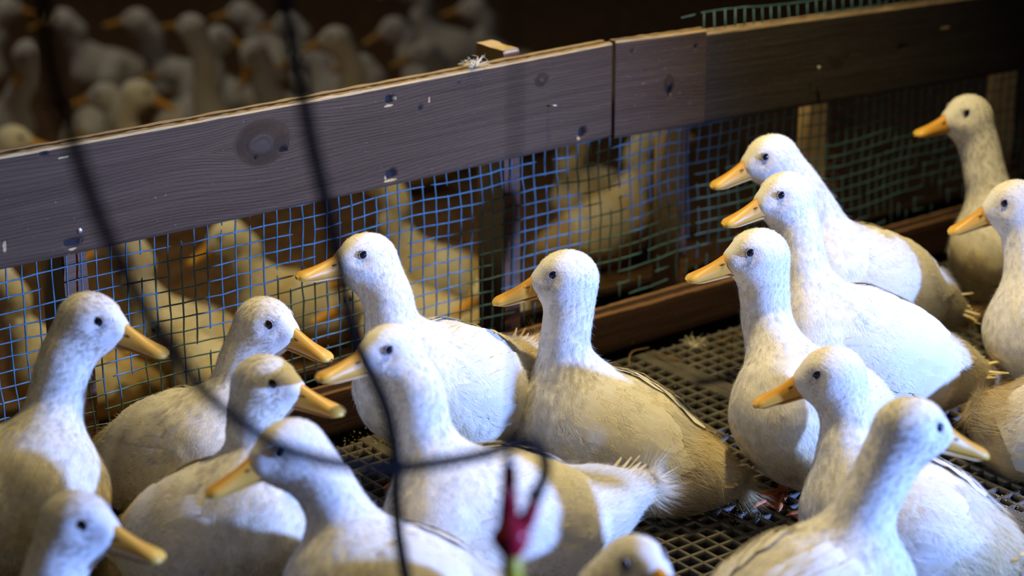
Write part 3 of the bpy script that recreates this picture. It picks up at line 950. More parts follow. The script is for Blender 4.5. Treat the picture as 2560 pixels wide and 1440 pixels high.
def strands(D, P, N, Q, count, body_len, rng, wing_thin=True, stain_warm=1.0):
    """barbs in small fanned tufts lying back along the bird"""
    a, b, c, d = (P[Q[:, k]] for k in range(4))
    ar = np.linalg.norm(np.cross(c - a, d - b), axis=1) / 2
    cen = (a + b + c + d) / 4
    nf = N[Q].mean(1)
    view = CAM_POS - cen; view /= np.linalg.norm(view, axis=1, keepdims=True)
    fc = (nf * view).sum(1)
    _, sp = D.flow(cen)
    w = ar * np.where(fc < -0.30, 0.0, 1.0)
    headness = np.clip(1 - (sp - 0.055) / 0.04, 0, 1)
    neckness = np.clip(1 - (sp - D.s_neck * 0.8) / 0.05, 0, 1) * (1 - headness)
    rumpness = np.clip((sp - (D.s_end - 0.15)) / 0.06, 0, 1)
    qh = cen - D.h; ex, ey_, ez = qh @ D.hx, np.abs(qh @ D.hy), qh @ D.hz
    bare = ((np.hypot(ex - 0.0115, ez - 0.0105) < 0.0095) & (ey_ > 0.010) | (ex > 0.0255)) & (np.linalg.norm(qh, axis=1) < 0.07)
    w = w * (1 + 1.8 * neckness + 1.3 * rumpness + 3.2 * headness) * np.where(bare, 0, 1)
    qb = D.tobody(cen, 1.0)
    s_ax = -qb[:, 0] / D.L
    phi = np.degrees(np.arctan2(np.abs(qb[:, 1]), qb[:, 2]))
    inwing = (s_ax > -0.05) & (s_ax < 1.15) & (phi > 22) & (phi < 112) & (sp > D.s_neck * 0.95)
    if wing_thin:
        w = np.where(inwing, w * np.where(s_ax < 0.5, 0.8, np.where(phi > 62, 0.12, 0.5)), w)
    w /= w.sum()
    f = rng.choice(len(Q), count, p=w)
    r1, r2 = rng.random((2, count))
    p = (a[f] * (1 - r1)[:, None] + b[f] * r1[:, None]) * (1 - r2)[:, None] + (d[f] * (1 - r1)[:, None] + c[f] * r1[:, None]) * r2[:, None]
    n = nf[f]; n /= np.linalg.norm(n, axis=1, keepdims=True)
    fl, sp = D.flow(p)
    qh = p - D.h
    hx_, hz_ = qh @ D.hx, qh @ D.hz
    head = np.clip(1 - (sp - 0.055) / 0.05, 0, 1)
    neck = np.clip(1 - (sp - D.s_neck * 0.80) / 0.06, 0, 1)
    rump = np.clip((sp - (D.s_end - 0.17)) / 0.09, 0, 1)
    qb = D.tobody(p, 1.0)
    low = np.clip(-qb[:, 2] / 0.05, 0, 1) * (1 - neck)
    fl = fl + np.outer(low * 0.25 + 0.10, [0, 0, -1])
    fl = fl - n * (fl * n).sum(1, keepdims=True)
    fl /= np.linalg.norm(fl, axis=1, keepdims=True) + 1e-9
    sd = np.cross(n, fl)
    inw = inwing[f]
    wh = np.where(inw, np.where(s_ax[f] < 0.45, 0.0040, 0.0044), 0.0)
    K = 8
    yaw = rng.normal(0, 0.20, count)
    ln = np.where(inw, 0.9, 1.0) * body_len * (1 + 0.95 * rump + 0.15 * low)
    ln = ln + 0.020 * np.clip((sp - (D.s_end - 0.075)) / 0.03, 0, 1)
    ln = ln * (1 - neck) + 0.0105 * neck
    ln = ln * (1 - head) + 0.0062 * head
    ln = ln * rng.uniform(0.75, 1.2, count)
    el = np.clip(rng.normal(0.0, 0.025, count), -0.03, 0.3) + 0.05 * neck + 0.06 * rump
    wd = 0.00095 * (1 - neck) + 0.00065 * neck
    k = np.linspace(-1, 1, K)[None] + rng.normal(0, 0.12, (count, K))
    ang = yaw[:, None] + k * (0.38 * (1 - 0.35 * neck))[:, None]
    L = ln[:, None] * (1 - 0.22 * k ** 2) * rng.uniform(0.85, 1.12, (count, K))
    E = el[:, None] + rng.normal(0, 0.018, (count, K))
    ca, sa = np.cos(ang)[..., None], np.sin(ang)[..., None]
    dr = ca * fl[:, None] + sa * sd[:, None]
    sdv = -sa * fl[:, None] + ca * sd[:, None]
    base = p[:, None] + sd[:, None] * (k * ln[:, None] * 0.10)[..., None] 
    # lay the barbs on the skin: root just under it, middle and tip a hair above
    def lay(t, h):
        x = base + dr * (L * t)[..., None]
        f_ = x.reshape(-1, 3)
        d = (D.sdf(f_) - D.lump(f_)).reshape(count, K)
        return x + n[:, None] * np.clip(h - d, -0.02, 0.02)[..., None]
    hair = np.where(rng.random((count, K)) < 0.10, np.abs(rng.normal(0, 0.0022, (count, K))), 0) * ((0.5 + neck + 1.2 * rump) * (1 - 0.8 * head))[:, None]
    hm_ = 0.0006 - (0.0003 * head)[:, None] + np.abs(rng.normal(0, 0.0003, (count, K))) + wh[:, None] + (0.0012 * rump)[:, None] + hair * .5
    ht_ = 0.0006 + np.abs(rng.normal(0, 0.0007, (count, K))) + (wh * 1.1)[:, None] + (0.0035 * rump)[:, None] * rng.random((count, K)) + hair
    m1, tp = lay(0.55, hm_), lay(1.0, ht_)
    base = base - n[:, None] * 0.0006
    W_ = (wd[:, None] * rng.uniform(0.7, 1.2, (count, K)))[..., None]
    v = np.stack([base - sdv * W_ * .5, base + sdv * W_ * .5, m1 - sdv * W_ * .5, m1 + sdv * W_ * .5, tp], 2).reshape(-1, 3)
    ns = count * K
    o = np.arange(ns)[:, None] * 5
    q = o + np.array([0, 2, 3, 1]); t = o + np.array([2, 4, 3])
    st, di = D.colour(p, sp, stain_warm)
    st = np.clip(st + rng.normal(0, 0.045, count), 0, 1)
    rep = lambda x: np.repeat(x, K * 5)
    jit = n[:, None] + sdv * (rng.normal(0, 0.22, (count, K)) * (1 - 0.6 * neck)[:, None])[..., None] + dr * 0.12
    jit /= np.linalg.norm(jit, axis=2, keepdims=True)
    nv = np.repeat(jit.reshape(-1, 3), 5, axis=0)
    return v, q, t, rep(st), rep(di), nv

def vane(cl, sidev, nv, width, lift=0.001):
    """feather vane along the points cl; sidev across, nv outward; returns verts, quads, uv"""
    m_ = len(cl)
    tt = np.linspace(0, 1, m_)
    wp = width * np.clip(np.interp(tt, [0, .12, .4, .7, .86, .95, 1], [.35, .75, 1, .95, .78, .5, .22]), 0, 1)
    v = []; uv = []
    for j, s_ in enumerate((-1, -0.35, 0.35, 1)):
        v.append(cl + sidev * (wp * s_)[:, None] + nv * (lift * (1 - s_ * s_))[:, None] if np.ndim(lift) else cl + sidev * (wp * s_)[:, None] + nv * (lift * (1 - s_ * s_)))
        uv.append(np.stack([np.full(m_, (s_ + 1) / 2), tt], 1))
    v = np.stack(v, 1).reshape(-1, 3); uv = np.stack(uv, 1).reshape(-1, 2)
    q = []
    for i in range(m_ - 1):
        for j in range(3):
            a = i * 4 + j
            q.append((a, a + 1, a + 5, a + 4))
    return v, np.array(q), uv

def wing_surface(D, s_, phi, side):
    """point on the flank: s along the body, phi from the back, by bisection on the body's field"""
    c = D.b + (D.r - D.b) * np.clip(s_, None, 1)[:, None] + (D.t - D.r) * (np.clip(s_ - 1, 0, None) * 1.7)[:, None] 
    dr = np.cos(phi)[:, None] * D.up + (np.sin(phi) * side)[:, None] * D.lat
    lo = np.zeros(len(s_)); hi = np.full(len(s_), 0.15)
    for _ in range(14):
        mid = (lo + hi) / 2
        inside = D.body(c + dr * mid[:, None]) < 0
        lo = np.where(inside, mid, lo); hi = np.where(inside, hi, mid)
    r = np.maximum(lo, 0.012)
    return c, dr, r

def build_wing(D, side, root, org, rng, detail, stain_warm):
    def blade(s0, p0, s1, p1, w, off, mm=8, bow=0.0, sink=0.0):
        t = np.linspace(0, 1, mm)
        s_ = s0 + (s1 - s0) * t
        ph = np.radians(p0 + (p1 - p0) * t + bow * np.sin(t * math.pi))
        c, dr, r = wing_surface(D, s_, ph, side)
        cl = c + dr * (r + off + 0.0010 * t ** 2 - sink * np.clip(1 - t / 0.35, 0, 1))[:, None]
        tg = np.gradient(cl, axis=0); tg /= np.linalg.norm(tg, axis=1, keepdims=True)
        sv = np.cross(dr, tg); sv /= np.linalg.norm(sv, axis=1, keepdims=True)
        # vane edges hug the body
        return vane(cl, sv, dr, w, 0.0010)
    cov = [[], [], [], []]; n = 0
    rows = 6 if detail else 4
    for r_ in range(rows):
        s0 = -0.10 + 0.145 * r_
        cnt = 8 if detail else 5
        for i in range(cnt):
            p0 = 26 + (80 / cnt) * (i + 0.5 * (r_ % 2)) + rng.normal(0, 1.8)
            v, q, uv = blade(s0 + rng.normal(0, 0.015), p0, s0 + 0.40 + rng.normal(0, 0.03), p0 - 7 + rng.normal(0, 3), 0.0125 + 0.001 * r_, 0.0012 + 0.0003 * r_ + rng.uniform(0, 0.0009), 6, 0.0, 0.003)
            cov[0].append(v); cov[1].append(q + n); cov[2].append(uv); n += len(v)
            cov[3].append(np.clip(stain_warm * (0.10 + 0.10 * r_ / rows) + rng.normal(0, .06) + np.linspace(0, .10, len(v)), 0, 1))
    me = mesh_np('wing', np.vstack(cov[0]) - org, np.vstack(cov[1]), None, {'stain': np.concatenate(cov[3])}, np.vstack(cov[2]))
    wg = obj('wing', me, M_VANE, root)
    fl = []
    for j in range(7 if detail else 4):
        s0 = 0.42 + 0.035 * j; p0 = 104 - 8.0 * j * (1 if detail else 2)
        s1 = 1.10 + 0.03 * j + rng.normal(0, 0.02); p1 = 76 - 5.0 * j * (1 if detail else 2) + rng.normal(0, 2)
        v, q, uv = blade(s0, p0, s1, p1, 0.0125, 0.0024, 10, rng.normal(0, 2), 0.008)
        st = np.clip(stain_warm * 0.16 + rng.normal(0, .05) + 0.30 * stain_warm * uv[:, 1] ** 2 + 0.22 * (np.abs(uv[:, 0] - .5) * 2) ** 3, 0, 1)
        if detail:
            me = mesh_np('flight_feather', v - org, q, None, {'stain': st}, uv)
            obj('flight_feather', me, M_VANE, wg)
        else:
            fl.append((v, q, uv, st))
    if fl:
        k = 0; vs_, qs, us, ss = [], [], [], []
        for v, q, uv, st in fl:
            vs_.append(v); qs.append(q + k); us.append(uv); ss.append(st); k += len(v)
        obj('flight_feathers', mesh_np('flight_feathers', np.vstack(vs_) - org, np.vstack(qs), None, {'stain': np.concatenate(ss)}, np.vstack(us)), M_VANE, wg)
    return wg

def build_tail(D, root, org, rng, detail, stain_warm):
    d = nrm(D.t - D.r)
    lat = D.lat; upv = nrm(np.cross(d, lat)); 
    if upv @ D.up < 0: upv = -upv
    base = D.r + (D.t - D.r) * 0.30
    n = 26 if detail else 6
    parts = []
    Lt = np.linalg.norm(D.t - D.r)
    for i in range(n):
        a = rng.uniform(-1, 1)
        row = rng.uniform(-1.1, 1.1)
        ang = a * 0.32 + rng.normal(0, 0.05)
        el = 0.10 - 0.16 * row - 0.10 * abs(a) + rng.normal(0, 0.05)
        dd = nrm(d * math.cos(ang) + lat * math.sin(ang) + upv * el)
        ln = (Lt * 0.70 + 0.014) * (1 - 0.16 * a * a) * rng.uniform(0.72, 1.10)
        t = np.linspace(0, 1, 9)[:, None]
        cl = base + lat * a * 0.016 - upv * row * 0.008 + dd * ln * t + (upv * rng.normal(0.3, 0.6) + lat * rng.normal(0, 0.5)) * 0.010 * t * t
        tg = np.gradient(cl, axis=0); tg /= np.linalg.norm(tg, axis=1, keepdims=True)
        roll = rng.normal(0, 0.25) + a * 0.5
        uu = upv * math.cos(roll) + lat * math.sin(roll)
        sv = np.cross(np.broadcast_to(uu, tg.shape), tg); sv /= np.linalg.norm(sv, axis=1, keepdims=True)
        v, q, uv = vane(cl, sv, np.broadcast_to(uu, tg.shape), rng.uniform(0.0036, 0.0060), 0.0012)
        st = np.clip(min(1.0, stain_warm) * (0.62 + 0.30 * uv[:, 1]) + rng.normal(0, .12), 0, 1)
        parts.append((v, q, uv, st))
    if detail:
        for v, q, uv, st in parts:
            obj('tail_feather', mesh_np('tail_feather', v - org, q, None, {'stain': st}, uv), M_VANE, root)
    else:
        k = 0; vs_, qs, us, ss = [], [], [], []
        for v, q, uv, st in parts:
            vs_.append(v); qs.append(q + k); us.append(uv); ss.append(st); k += len(v)
        obj('tail', mesh_np('tail', np.vstack(vs_) - org, np.vstack(qs), None, {'stain': np.concatenate(ss)}, np.vstack(us)), M_VANE, root)

def build_duck(pose, label, group, zf, seed, near=True, stain_warm=1.0, tufts=2600, vs=0.006, fat=1.0):
    rng = np.random.default_rng(seed)
    D = Duck(pose, zf, seed, fat)
    P, N, Q = D.surface(vs)
    org = np.array([D.b[0] * .5 + D.r[0] * .5, D.b[1] * .5 + D.r[1] * .5, zf])
    _, sp = D.flow(P)
    st, di = D.colour(P, sp, stain_warm)
    bodyish = np.clip((sp - D.s_neck * 0.7) / 0.05, 0, 1)
    lump = D.lump(P)
    me = mesh_np('duck', P + N * lump[:, None] - org, Q, None, {'stain': st, 'dirt': di})
    root = obj('duck', me, M_DOWN, None, org)
    tag(root, label, 'duck', group)
    # head parts
    hm = Matrix(((D.hx[0], D.hy[0], D.hz[0], D.h[0] - org[0]), (D.hx[1], D.hy[1], D.hz[1], D.h[1] - org[1]),
                 (D.hx[2], D.hy[2], D.hz[2], D.h[2] - org[2]), (0, 0, 0, 1)))
    ub = obj('upper_bill', ME_UPPER, None, root); ub.matrix_local = hm
    lb = obj('lower_bill', ME_LOWER, None, root); lb.matrix_local = hm
    for sg in (1, -1):
        # eye set into the side of the head
        e0 = D.h + D.hx * 0.0115 + D.hz * 0.0105; dr = nrm(D.hy * sg + D.hz * 0.10 + D.hx * 0.12)
        lo, hi = 0.0, 0.05
        for _ in range(16):
            mid = (lo + hi) / 2
            if D.sdf((e0 + dr * mid)[None], False)[0] < 0: lo = mid
            else: hi = mid
        ey = obj('eye', ME_EYE, None, root); ey.location = e0 + dr * (lo - 0.0030) - org
        if near:
            ld = obj('eyelid', ME_LID, None, root)
            g = dr; xx = nrm(D.hx - g * (D.hx @ g)); zz = np.cross(xx, g)
            pc = e0 + dr * (lo + 0.0004) - org
            ld.matrix_local = Matrix(((xx[0], g[0], zz[0], pc[0]), (xx[1], g[1], zz[1], pc[1]), (xx[2], g[2], zz[2], pc[2]), (0, 0, 0, 1)))
            nsx = Matrix.Translation((0.0460, sg * 0.0083, -0.0030)) @ Matrix.Rotation(math.radians(20), 4, 'Y') @ Matrix.Rotation(sg * -0.5, 4, 'X')
            no = obj('nostril', ME_NOSTRIL, None, ub); no.matrix_local = nsx
        # legs
        hip = D.b + (D.r - D.b) * 0.42 + D.lat * sg * 0.036
        hd = nrm(np.array([D.ax[0], D.ax[1], 0])); la = np.array([-hd[1], hd[0], 0])
        fp = np.array([hip[0], hip[1], zf]) + hd * 0.012 - org
        for nm, mesh in (('leg', ME_LEG), ('foot', ME_FOOT)):
            lg = obj(nm, mesh, None, root)
            lg.matrix_local = Matrix(((hd[0], la[0], 0, fp[0]), (hd[1], la[1], 0, fp[1]), (0, 0, 1, 0.0005), (0, 0, 0, 1)))
        build_wing(D, sg, root, org, rng, near, stain_warm)
    build_tail(D, root, org, rng, near, stain_warm)
    if tufts:
        v, q, t, s1, d1, nv = strands(D, P + N * lump[:, None], N, Q, tufts, 0.021, rng, True, stain_warm)
        pl = obj('plumage', mesh_np('plumage', v - org, q, t, {'stain': s1, 'dirt': d1}, smooth=True, normals=nv), M_STRAND, root)
        pl['kind'] = 'stuff'
    return root

# poses in metres: head centre, bill tip, neck joints, breast, rump, tail tip
PEN_POSES = {
    'D8': dict(h=(0.617,-0.319,0.284), tip=(0.538,-0.277,0.256), neck=[(0.614,-0.334,0.230), (0.606,-0.339,0.190)], b=(0.614,-0.356,0.110), r=(0.676,-0.470,0.052), t=(0.724,-0.534,0.050)),
    'D9': dict(h=(0.804,-0.474,0.315), tip=(0.718,-0.443,0.294), neck=[(0.814,-0.486,0.262), (0.806,-0.506,0.220)], b=(0.785,-0.575,0.150), r=(0.893,-0.568,0.083), t=(0.944,-0.563,0.064)),
    'D10': dict(h=(0.956,-0.367,0.335), tip=(0.867,-0.349,0.312), neck=[(0.963,-0.396,0.282), (0.953,-0.421,0.240)], b=(0.956,-0.456,0.169), r=(1.094,-0.500,0.100), t=(1.196,-0.539,0.068)),
    'D11': dict(h=(1.061,-0.231,0.338), tip=(0.975,-0.208,0.309), neck=[(1.095,-0.263,0.296), (1.116,-0.289,0.245)], b=(1.122,-0.312,0.177), r=(1.252,-0.330,0.120), t=(1.338,-0.363,0.075)),
    'D14': dict(h=(1.507,-0.206,0.318), tip=(1.416,-0.188,0.303), neck=[(1.522,-0.229,0.264), (1.520,-0.249,0.217)], b=(1.527,-0.280,0.132), r=(1.636,-0.249,0.060), t=(1.717,-0.225,0.043)),
    'D15': dict(h=(1.289,-0.482,0.288), tip=(1.213,-0.439,0.253), neck=[(1.295,-0.508,0.242), (1.282,-0.532,0.198)], b=(1.284,-0.562,0.135), r=(1.407,-0.617,0.074), t=(1.479,-0.654,0.055)),
    'D16': dict(h=(1.264,-0.751,0.186), tip=(1.319,-0.825,0.167), neck=[(1.244,-0.751,0.151), (1.229,-0.753,0.121)], b=(1.186,-0.765,0.085), r=(1.125,-0.667,0.048), t=(1.100,-0.624,0.072)),
    'D12': dict(h=(0.737,-0.674,0.233), tip=(0.665,-0.625,0.199), neck=[(0.744,-0.703,0.183), (0.730,-0.720,0.151)], b=(0.738,-0.753,0.093), r=(0.780,-0.853,0.062), t=(0.816,-0.912,0.051)),
    'D13': dict(h=(0.609,-0.927,0.286), tip=(0.687,-0.963,0.248), neck=[(0.570,-0.919,0.239), (0.542,-0.918,0.196)], b=(0.517,-0.917,0.127), r=(0.401,-0.900,0.088), t=(0.335,-0.880,0.079)),
    'D6': dict(h=(0.254,-0.457,0.311), tip=(0.160,-0.459,0.307), neck=[(0.265,-0.498,0.271), (0.262,-0.515,0.228)], b=(0.272,-0.559,0.148), r=(0.407,-0.578,0.099), t=(0.508,-0.602,0.127)),
    'D7': dict(h=(0.395,-0.198,0.322), tip=(0.301,-0.192,0.319), neck=[(0.409,-0.229,0.277), (0.407,-0.245,0.242)], b=(0.428,-0.264,0.175), r=(0.558,-0.242,0.118), t=(0.634,-0.244,0.153)),
    'D1': dict(h=(0.025,-0.196,0.325), tip=(0.077,-0.268,0.295), neck=[(-0.013,-0.187,0.280), (-0.033,-0.193,0.232)], b=(-0.076,-0.221,0.158), r=(-0.152,-0.113,0.094), t=(-0.204,-0.048,0.089)),
    'D2': dict(h=(0.260,-0.189,0.263), tip=(0.296,-0.272,0.237), neck=[(0.229,-0.174,0.215), (0.213,-0.177,0.180)], b=(0.178,-0.177,0.122), r=(0.152,-0.053,0.058), t=(0.122,0.006,0.050)),
    'D3': dict(h=(0.147,-0.378,0.275), tip=(0.194,-0.457,0.256), neck=[(0.123,-0.379,0.234), (0.117,-0.390,0.200)], b=(0.091,-0.411,0.141), r=(0.040,-0.310,0.071), t=(-0.010,-0.259,0.040)),
    'D4': dict(h=(-0.160,-0.518,0.248), tip=(-0.113,-0.596,0.228), neck=[(-0.190,-0.514,0.207), (-0.209,-0.518,0.166)], b=(-0.239,-0.534,0.111), r=(-0.316,-0.434,0.055), t=(-0.364,-0.379,0.037)),
    'D5': dict(h=(0.064,-0.543,0.274), tip=(-0.026,-0.532,0.248), neck=[(0.088,-0.576,0.243), (0.098,-0.604,0.199)], b=(0.092,-0.637,0.145), r=(0.168,-0.701,0.104), t=(0.227,-0.749,0.096)),
    'D17': dict(h=(0.226,-0.924,0.240), tip=(0.212,-1.016,0.252), neck=[(0.204,-0.905,0.216), (0.184,-0.905,0.183)], b=(0.154,-0.918,0.134), r=(0.089,-0.836,0.087), t=(0.042,-0.801,0.084)),
}
FAR_POSES = {
    'B1': dict(h=(1.053,1.320,-0.188), tip=(0.971,1.335,-0.232), neck=[(1.095,1.308,-0.221), (1.089,1.305,-0.251)], b=(1.140,1.284,-0.335), r=(1.252,1.238,-0.380), t=(1.322,1.209,-0.380)),
    'B2': dict(h=(0.809,1.324,-0.143), tip=(0.728,1.350,-0.183), neck=[(0.847,1.302,-0.193), (0.839,1.298,-0.238)], b=(0.880,1.261,-0.335), r=(0.970,1.180,-0.380), t=(1.026,1.130,-0.380)),
    'B3': dict(h=(0.773,1.070,-0.244), tip=(0.698,1.101,-0.291), neck=[(0.807,1.043,-0.256), (0.797,1.039,-0.266)], b=(0.832,0.995,-0.335), r=(0.907,0.901,-0.380), t=(0.954,0.842,-0.380)),
    'B4': dict(h=(1.073,0.869,-0.198), tip=(0.993,0.902,-0.233), neck=[(1.103,0.839,-0.227), (1.089,0.833,-0.254)], b=(1.110,0.781,-0.335), r=(1.158,0.670,-0.380), t=(1.187,0.601,-0.380)),
    'B5': dict(h=(1.404,1.294,-0.118), tip=(1.331,1.350,-0.138), neck=[(1.440,1.267,-0.178), (1.436,1.271,-0.231)], b=(1.480,1.238,-0.335), r=(1.577,1.166,-0.380), t=(1.638,1.121,-0.380)),
    'B27': dict(h=(1.250,1.079,-0.249), tip=(1.177,1.135,-0.268), neck=[(1.282,1.049,-0.259), (1.275,1.049,-0.268)], b=(1.311,1.007,-0.335), r=(1.389,0.914,-0.380), t=(1.437,0.856,-0.380)),
    'B6': dict(h=(1.305,0.751,-0.194), tip=(1.222,0.770,-0.234), neck=[(1.342,0.730,-0.225), (1.331,0.722,-0.252)], b=(1.369,0.681,-0.335), r=(1.449,0.591,-0.380), t=(1.500,0.535,-0.380)),
    'B7': dict(h=(2.018,1.424,-0.159), tip=(1.931,1.452,-0.179), neck=[(2.058,1.422,-0.203), (2.049,1.432,-0.243)], b=(2.101,1.445,-0.335), r=(2.218,1.475,-0.380), t=(2.291,1.493,-0.380)),
    'B8': dict(h=(2.150,1.243,-0.142), tip=(2.231,1.200,-0.161), neck=[(2.108,1.258,-0.192), (2.111,1.251,-0.238)], b=(2.057,1.263,-0.335), r=(1.939,1.289,-0.380), t=(1.866,1.305,-0.380)),
    'B9': dict(h=(0.522,1.282,-0.144), tip=(0.440,1.324,-0.164), neck=[(0.561,1.261,-0.194), (0.556,1.264,-0.238)], b=(0.606,1.238,-0.335), r=(0.713,1.181,-0.380), t=(0.779,1.146,-0.380)),
    'B11': dict(h=(0.936,2.044,-0.125), tip=(1.013,1.995,-0.148), neck=[(0.903,2.073,-0.182), (0.911,2.074,-0.233)], b=(0.875,2.117,-0.335), r=(0.797,2.209,-0.380), t=(0.749,2.267,-0.380)),
    'B12': dict(h=(1.311,2.786,-0.131), tip=(1.267,2.788,-0.214), neck=[(1.325,2.803,-0.186), (1.298,2.815,-0.235)], b=(1.277,2.864,-0.335), r=(1.229,2.975,-0.380), t=(1.200,3.044,-0.380)),
    'B13': dict(h=(1.572,2.797,-0.199), tip=(1.640,2.860,-0.219), neck=[(1.538,2.768,-0.228), (1.542,2.773,-0.254)], b=(1.498,2.738,-0.335), r=(1.404,2.662,-0.380), t=(1.346,2.615,-0.380)),
    'B14': dict(h=(1.769,3.038,-0.146), tip=(1.691,3.088,-0.159), neck=[(1.810,3.021,-0.195), (1.807,3.029,-0.239)], b=(1.862,3.016,-0.335), r=(1.979,2.988,-0.380), t=(2.052,2.971,-0.380)),
    'B15': dict(h=(1.621,2.452,-0.037), tip=(1.585,2.539,-0.045), neck=[(1.639,2.420,-0.127), (1.636,2.432,-0.208)], b=(1.666,2.392,-0.335), r=(1.739,2.296,-0.380), t=(1.785,2.236,-0.380)),
    'B16': dict(h=(1.834,2.675,-0.140), tip=(1.877,2.594,-0.160), neck=[(1.802,2.688,-0.191), (1.797,2.663,-0.237)], b=(1.744,2.646,-0.335), r=(1.629,2.608,-0.380), t=(1.558,2.585,-0.380)),
    'B17': dict(h=(1.819,2.490,-0.147), tip=(1.774,2.476,-0.228), neck=[(1.858,2.495,-0.196), (1.850,2.486,-0.239)], b=(1.903,2.479,-0.335), r=(2.023,2.463,-0.380), t=(2.097,2.453,-0.380)),
    'B18': dict(h=(1.334,2.197,-0.115), tip=(1.406,2.152,-0.155), neck=[(1.299,2.225,-0.176), (1.305,2.224,-0.230)], b=(1.264,2.262,-0.335), r=(1.176,2.345,-0.380), t=(1.121,2.396,-0.380)),
    'B19': dict(h=(1.377,2.483,-0.187), tip=(1.300,2.532,-0.207), neck=[(1.405,2.450,-0.221), (1.393,2.447,-0.250)], b=(1.415,2.396,-0.335), r=(1.462,2.285,-0.380), t=(1.492,2.216,-0.380)),
    'B20': dict(h=(1.880,2.179,-0.058), tip=(1.799,2.221,-0.081), neck=[(1.915,2.152,-0.140), (1.907,2.150,-0.214)], b=(1.945,2.109,-0.335), r=(2.027,2.021,-0.380), t=(2.078,1.966,-0.380)),
    'B21': dict(h=(2.353,2.612,-0.179), tip=(2.270,2.638,-0.214), neck=[(2.391,2.585,-0.215), (2.383,2.577,-0.248)], b=(2.420,2.531,-0.335), r=(2.497,2.438,-0.380), t=(2.545,2.380,-0.380)),
    'B22': dict(h=(2.245,2.306,-0.173), tip=(2.163,2.340,-0.202), neck=[(2.284,2.284,-0.212), (2.277,2.283,-0.246)], b=(2.323,2.252,-0.335), r=(2.422,2.183,-0.380), t=(2.484,2.140,-0.380)),
    'B23': dict(h=(2.618,2.912,-0.146), tip=(2.536,2.954,-0.166), neck=[(2.657,2.890,-0.195), (2.652,2.892,-0.239)], b=(2.701,2.865,-0.335), r=(2.805,2.805,-0.380), t=(2.871,2.767,-0.380)),
    'B25': dict(h=(1.665,3.308,-0.179), tip=(1.583,3.351,-0.199), neck=[(1.706,3.293,-0.216), (1.703,3.299,-0.248)], b=(1.757,3.285,-0.335), r=(1.874,3.256,-0.380), t=(1.947,3.237,-0.380)),
    'B28': dict(h=(2.172,2.889,-0.188), tip=(2.110,2.957,-0.208), neck=[(2.199,2.854,-0.221), (2.193,2.856,-0.251)], b=(2.222,2.809,-0.335), r=(2.285,2.706,-0.380), t=(2.325,2.642,-0.380)),
    'B29': dict(h=(1.792,2.885,-0.270), tip=(1.714,2.935,-0.290), neck=[(1.827,2.858,-0.272), (1.820,2.858,-0.274)], b=(1.860,2.819,-0.335), r=(1.947,2.735,-0.380), t=(2.001,2.683,-0.380)),
    'B30': dict(h=(2.062,2.339,-0.188), tip=(2.013,2.417,-0.207), neck=[(2.084,2.300,-0.221), (2.079,2.304,-0.251)], b=(2.104,2.254,-0.335), r=(2.157,2.145,-0.380), t=(2.190,2.078,-0.380)),
    'B31': dict(h=(2.154,3.118,-0.191), tip=(2.081,3.174,-0.210), neck=[(2.190,3.091,-0.223), (2.186,3.095,-0.251)], b=(2.232,3.063,-0.335), r=(2.331,2.994,-0.380), t=(2.392,2.951,-0.380)),
    'B32': dict(h=(2.082,2.653,-0.235), tip=(2.000,2.695,-0.255), neck=[(2.118,2.627,-0.250), (2.110,2.625,-0.264)], b=(2.149,2.586,-0.335), r=(2.234,2.500,-0.380), t=(2.287,2.447,-0.380)),
    'B33': dict(h=(2.621,2.592,-0.152), tip=(2.548,2.647,-0.172), neck=[(2.654,2.562,-0.199), (2.648,2.563,-0.241)], b=(2.687,2.523,-0.335), r=(2.771,2.436,-0.380), t=(2.823,2.382,-0.380)),
    'B34': dict(h=(1.568,3.444,-0.154), tip=(1.650,3.402,-0.174), neck=[(1.528,3.465,-0.200), (1.533,3.463,-0.241)], b=(1.484,3.489,-0.335), r=(1.378,3.546,-0.380), t=(1.312,3.582,-0.380)),
}
HOSE_A =[(-0.444,-1.141,0.937), (-0.446,-1.142,0.913), (-0.442,-1.141,0.878), (-0.435,-1.143,0.842), (-0.422,-1.143,0.793), (-0.407,-1.141,0.752), (-0.390,-1.141,0.712), (-0.370,-1.139,0.677), (-0.348,-1.138,0.645), (-0.321,-1.139,0.616), (-0.298,-1.145,0.595), (-0.270,-1.152,0.580), (-0.241,-1.158,0.569), (-0.210,-1.163,0.561), (-0.178,-1.167,0.557), (-0.150,-1.178,0.559), (-0.124,-1.177,0.558), (-0.107,-1.180,0.557), (-0.097,-1.182,0.549), (-0.092,-1.181,0.537), (-0.091,-1.178,0.524), (-0.093,-1.173,0.511)]
HOSE_B =[(-0.280,-1.144,0.916), (-0.277,-1.143,0.900), (-0.271,-1.140,0.869), (-0.264,-1.138,0.838), (-0.253,-1.131,0.798), (-0.241,-1.125,0.758), (-0.225,-1.114,0.707), (-0.214,-1.106,0.667), (-0.201,-1.097,0.633), (-0.183,-1.092,0.598), (-0.167,-1.085,0.563), (-0.160,-1.083,0.527), (-0.158,-1.079,0.491), (-0.153,-1.074,0.457), (-0.151,-1.077,0.430), (-0.148,-1.079,0.405)]
CORD =[(-0.255,-1.359,0.948), (-0.226,-1.321,0.879), (-0.196,-1.280,0.787), (-0.161,-1.232,0.683), (-0.131,-1.189,0.582), (-0.105,-1.155,0.529)]

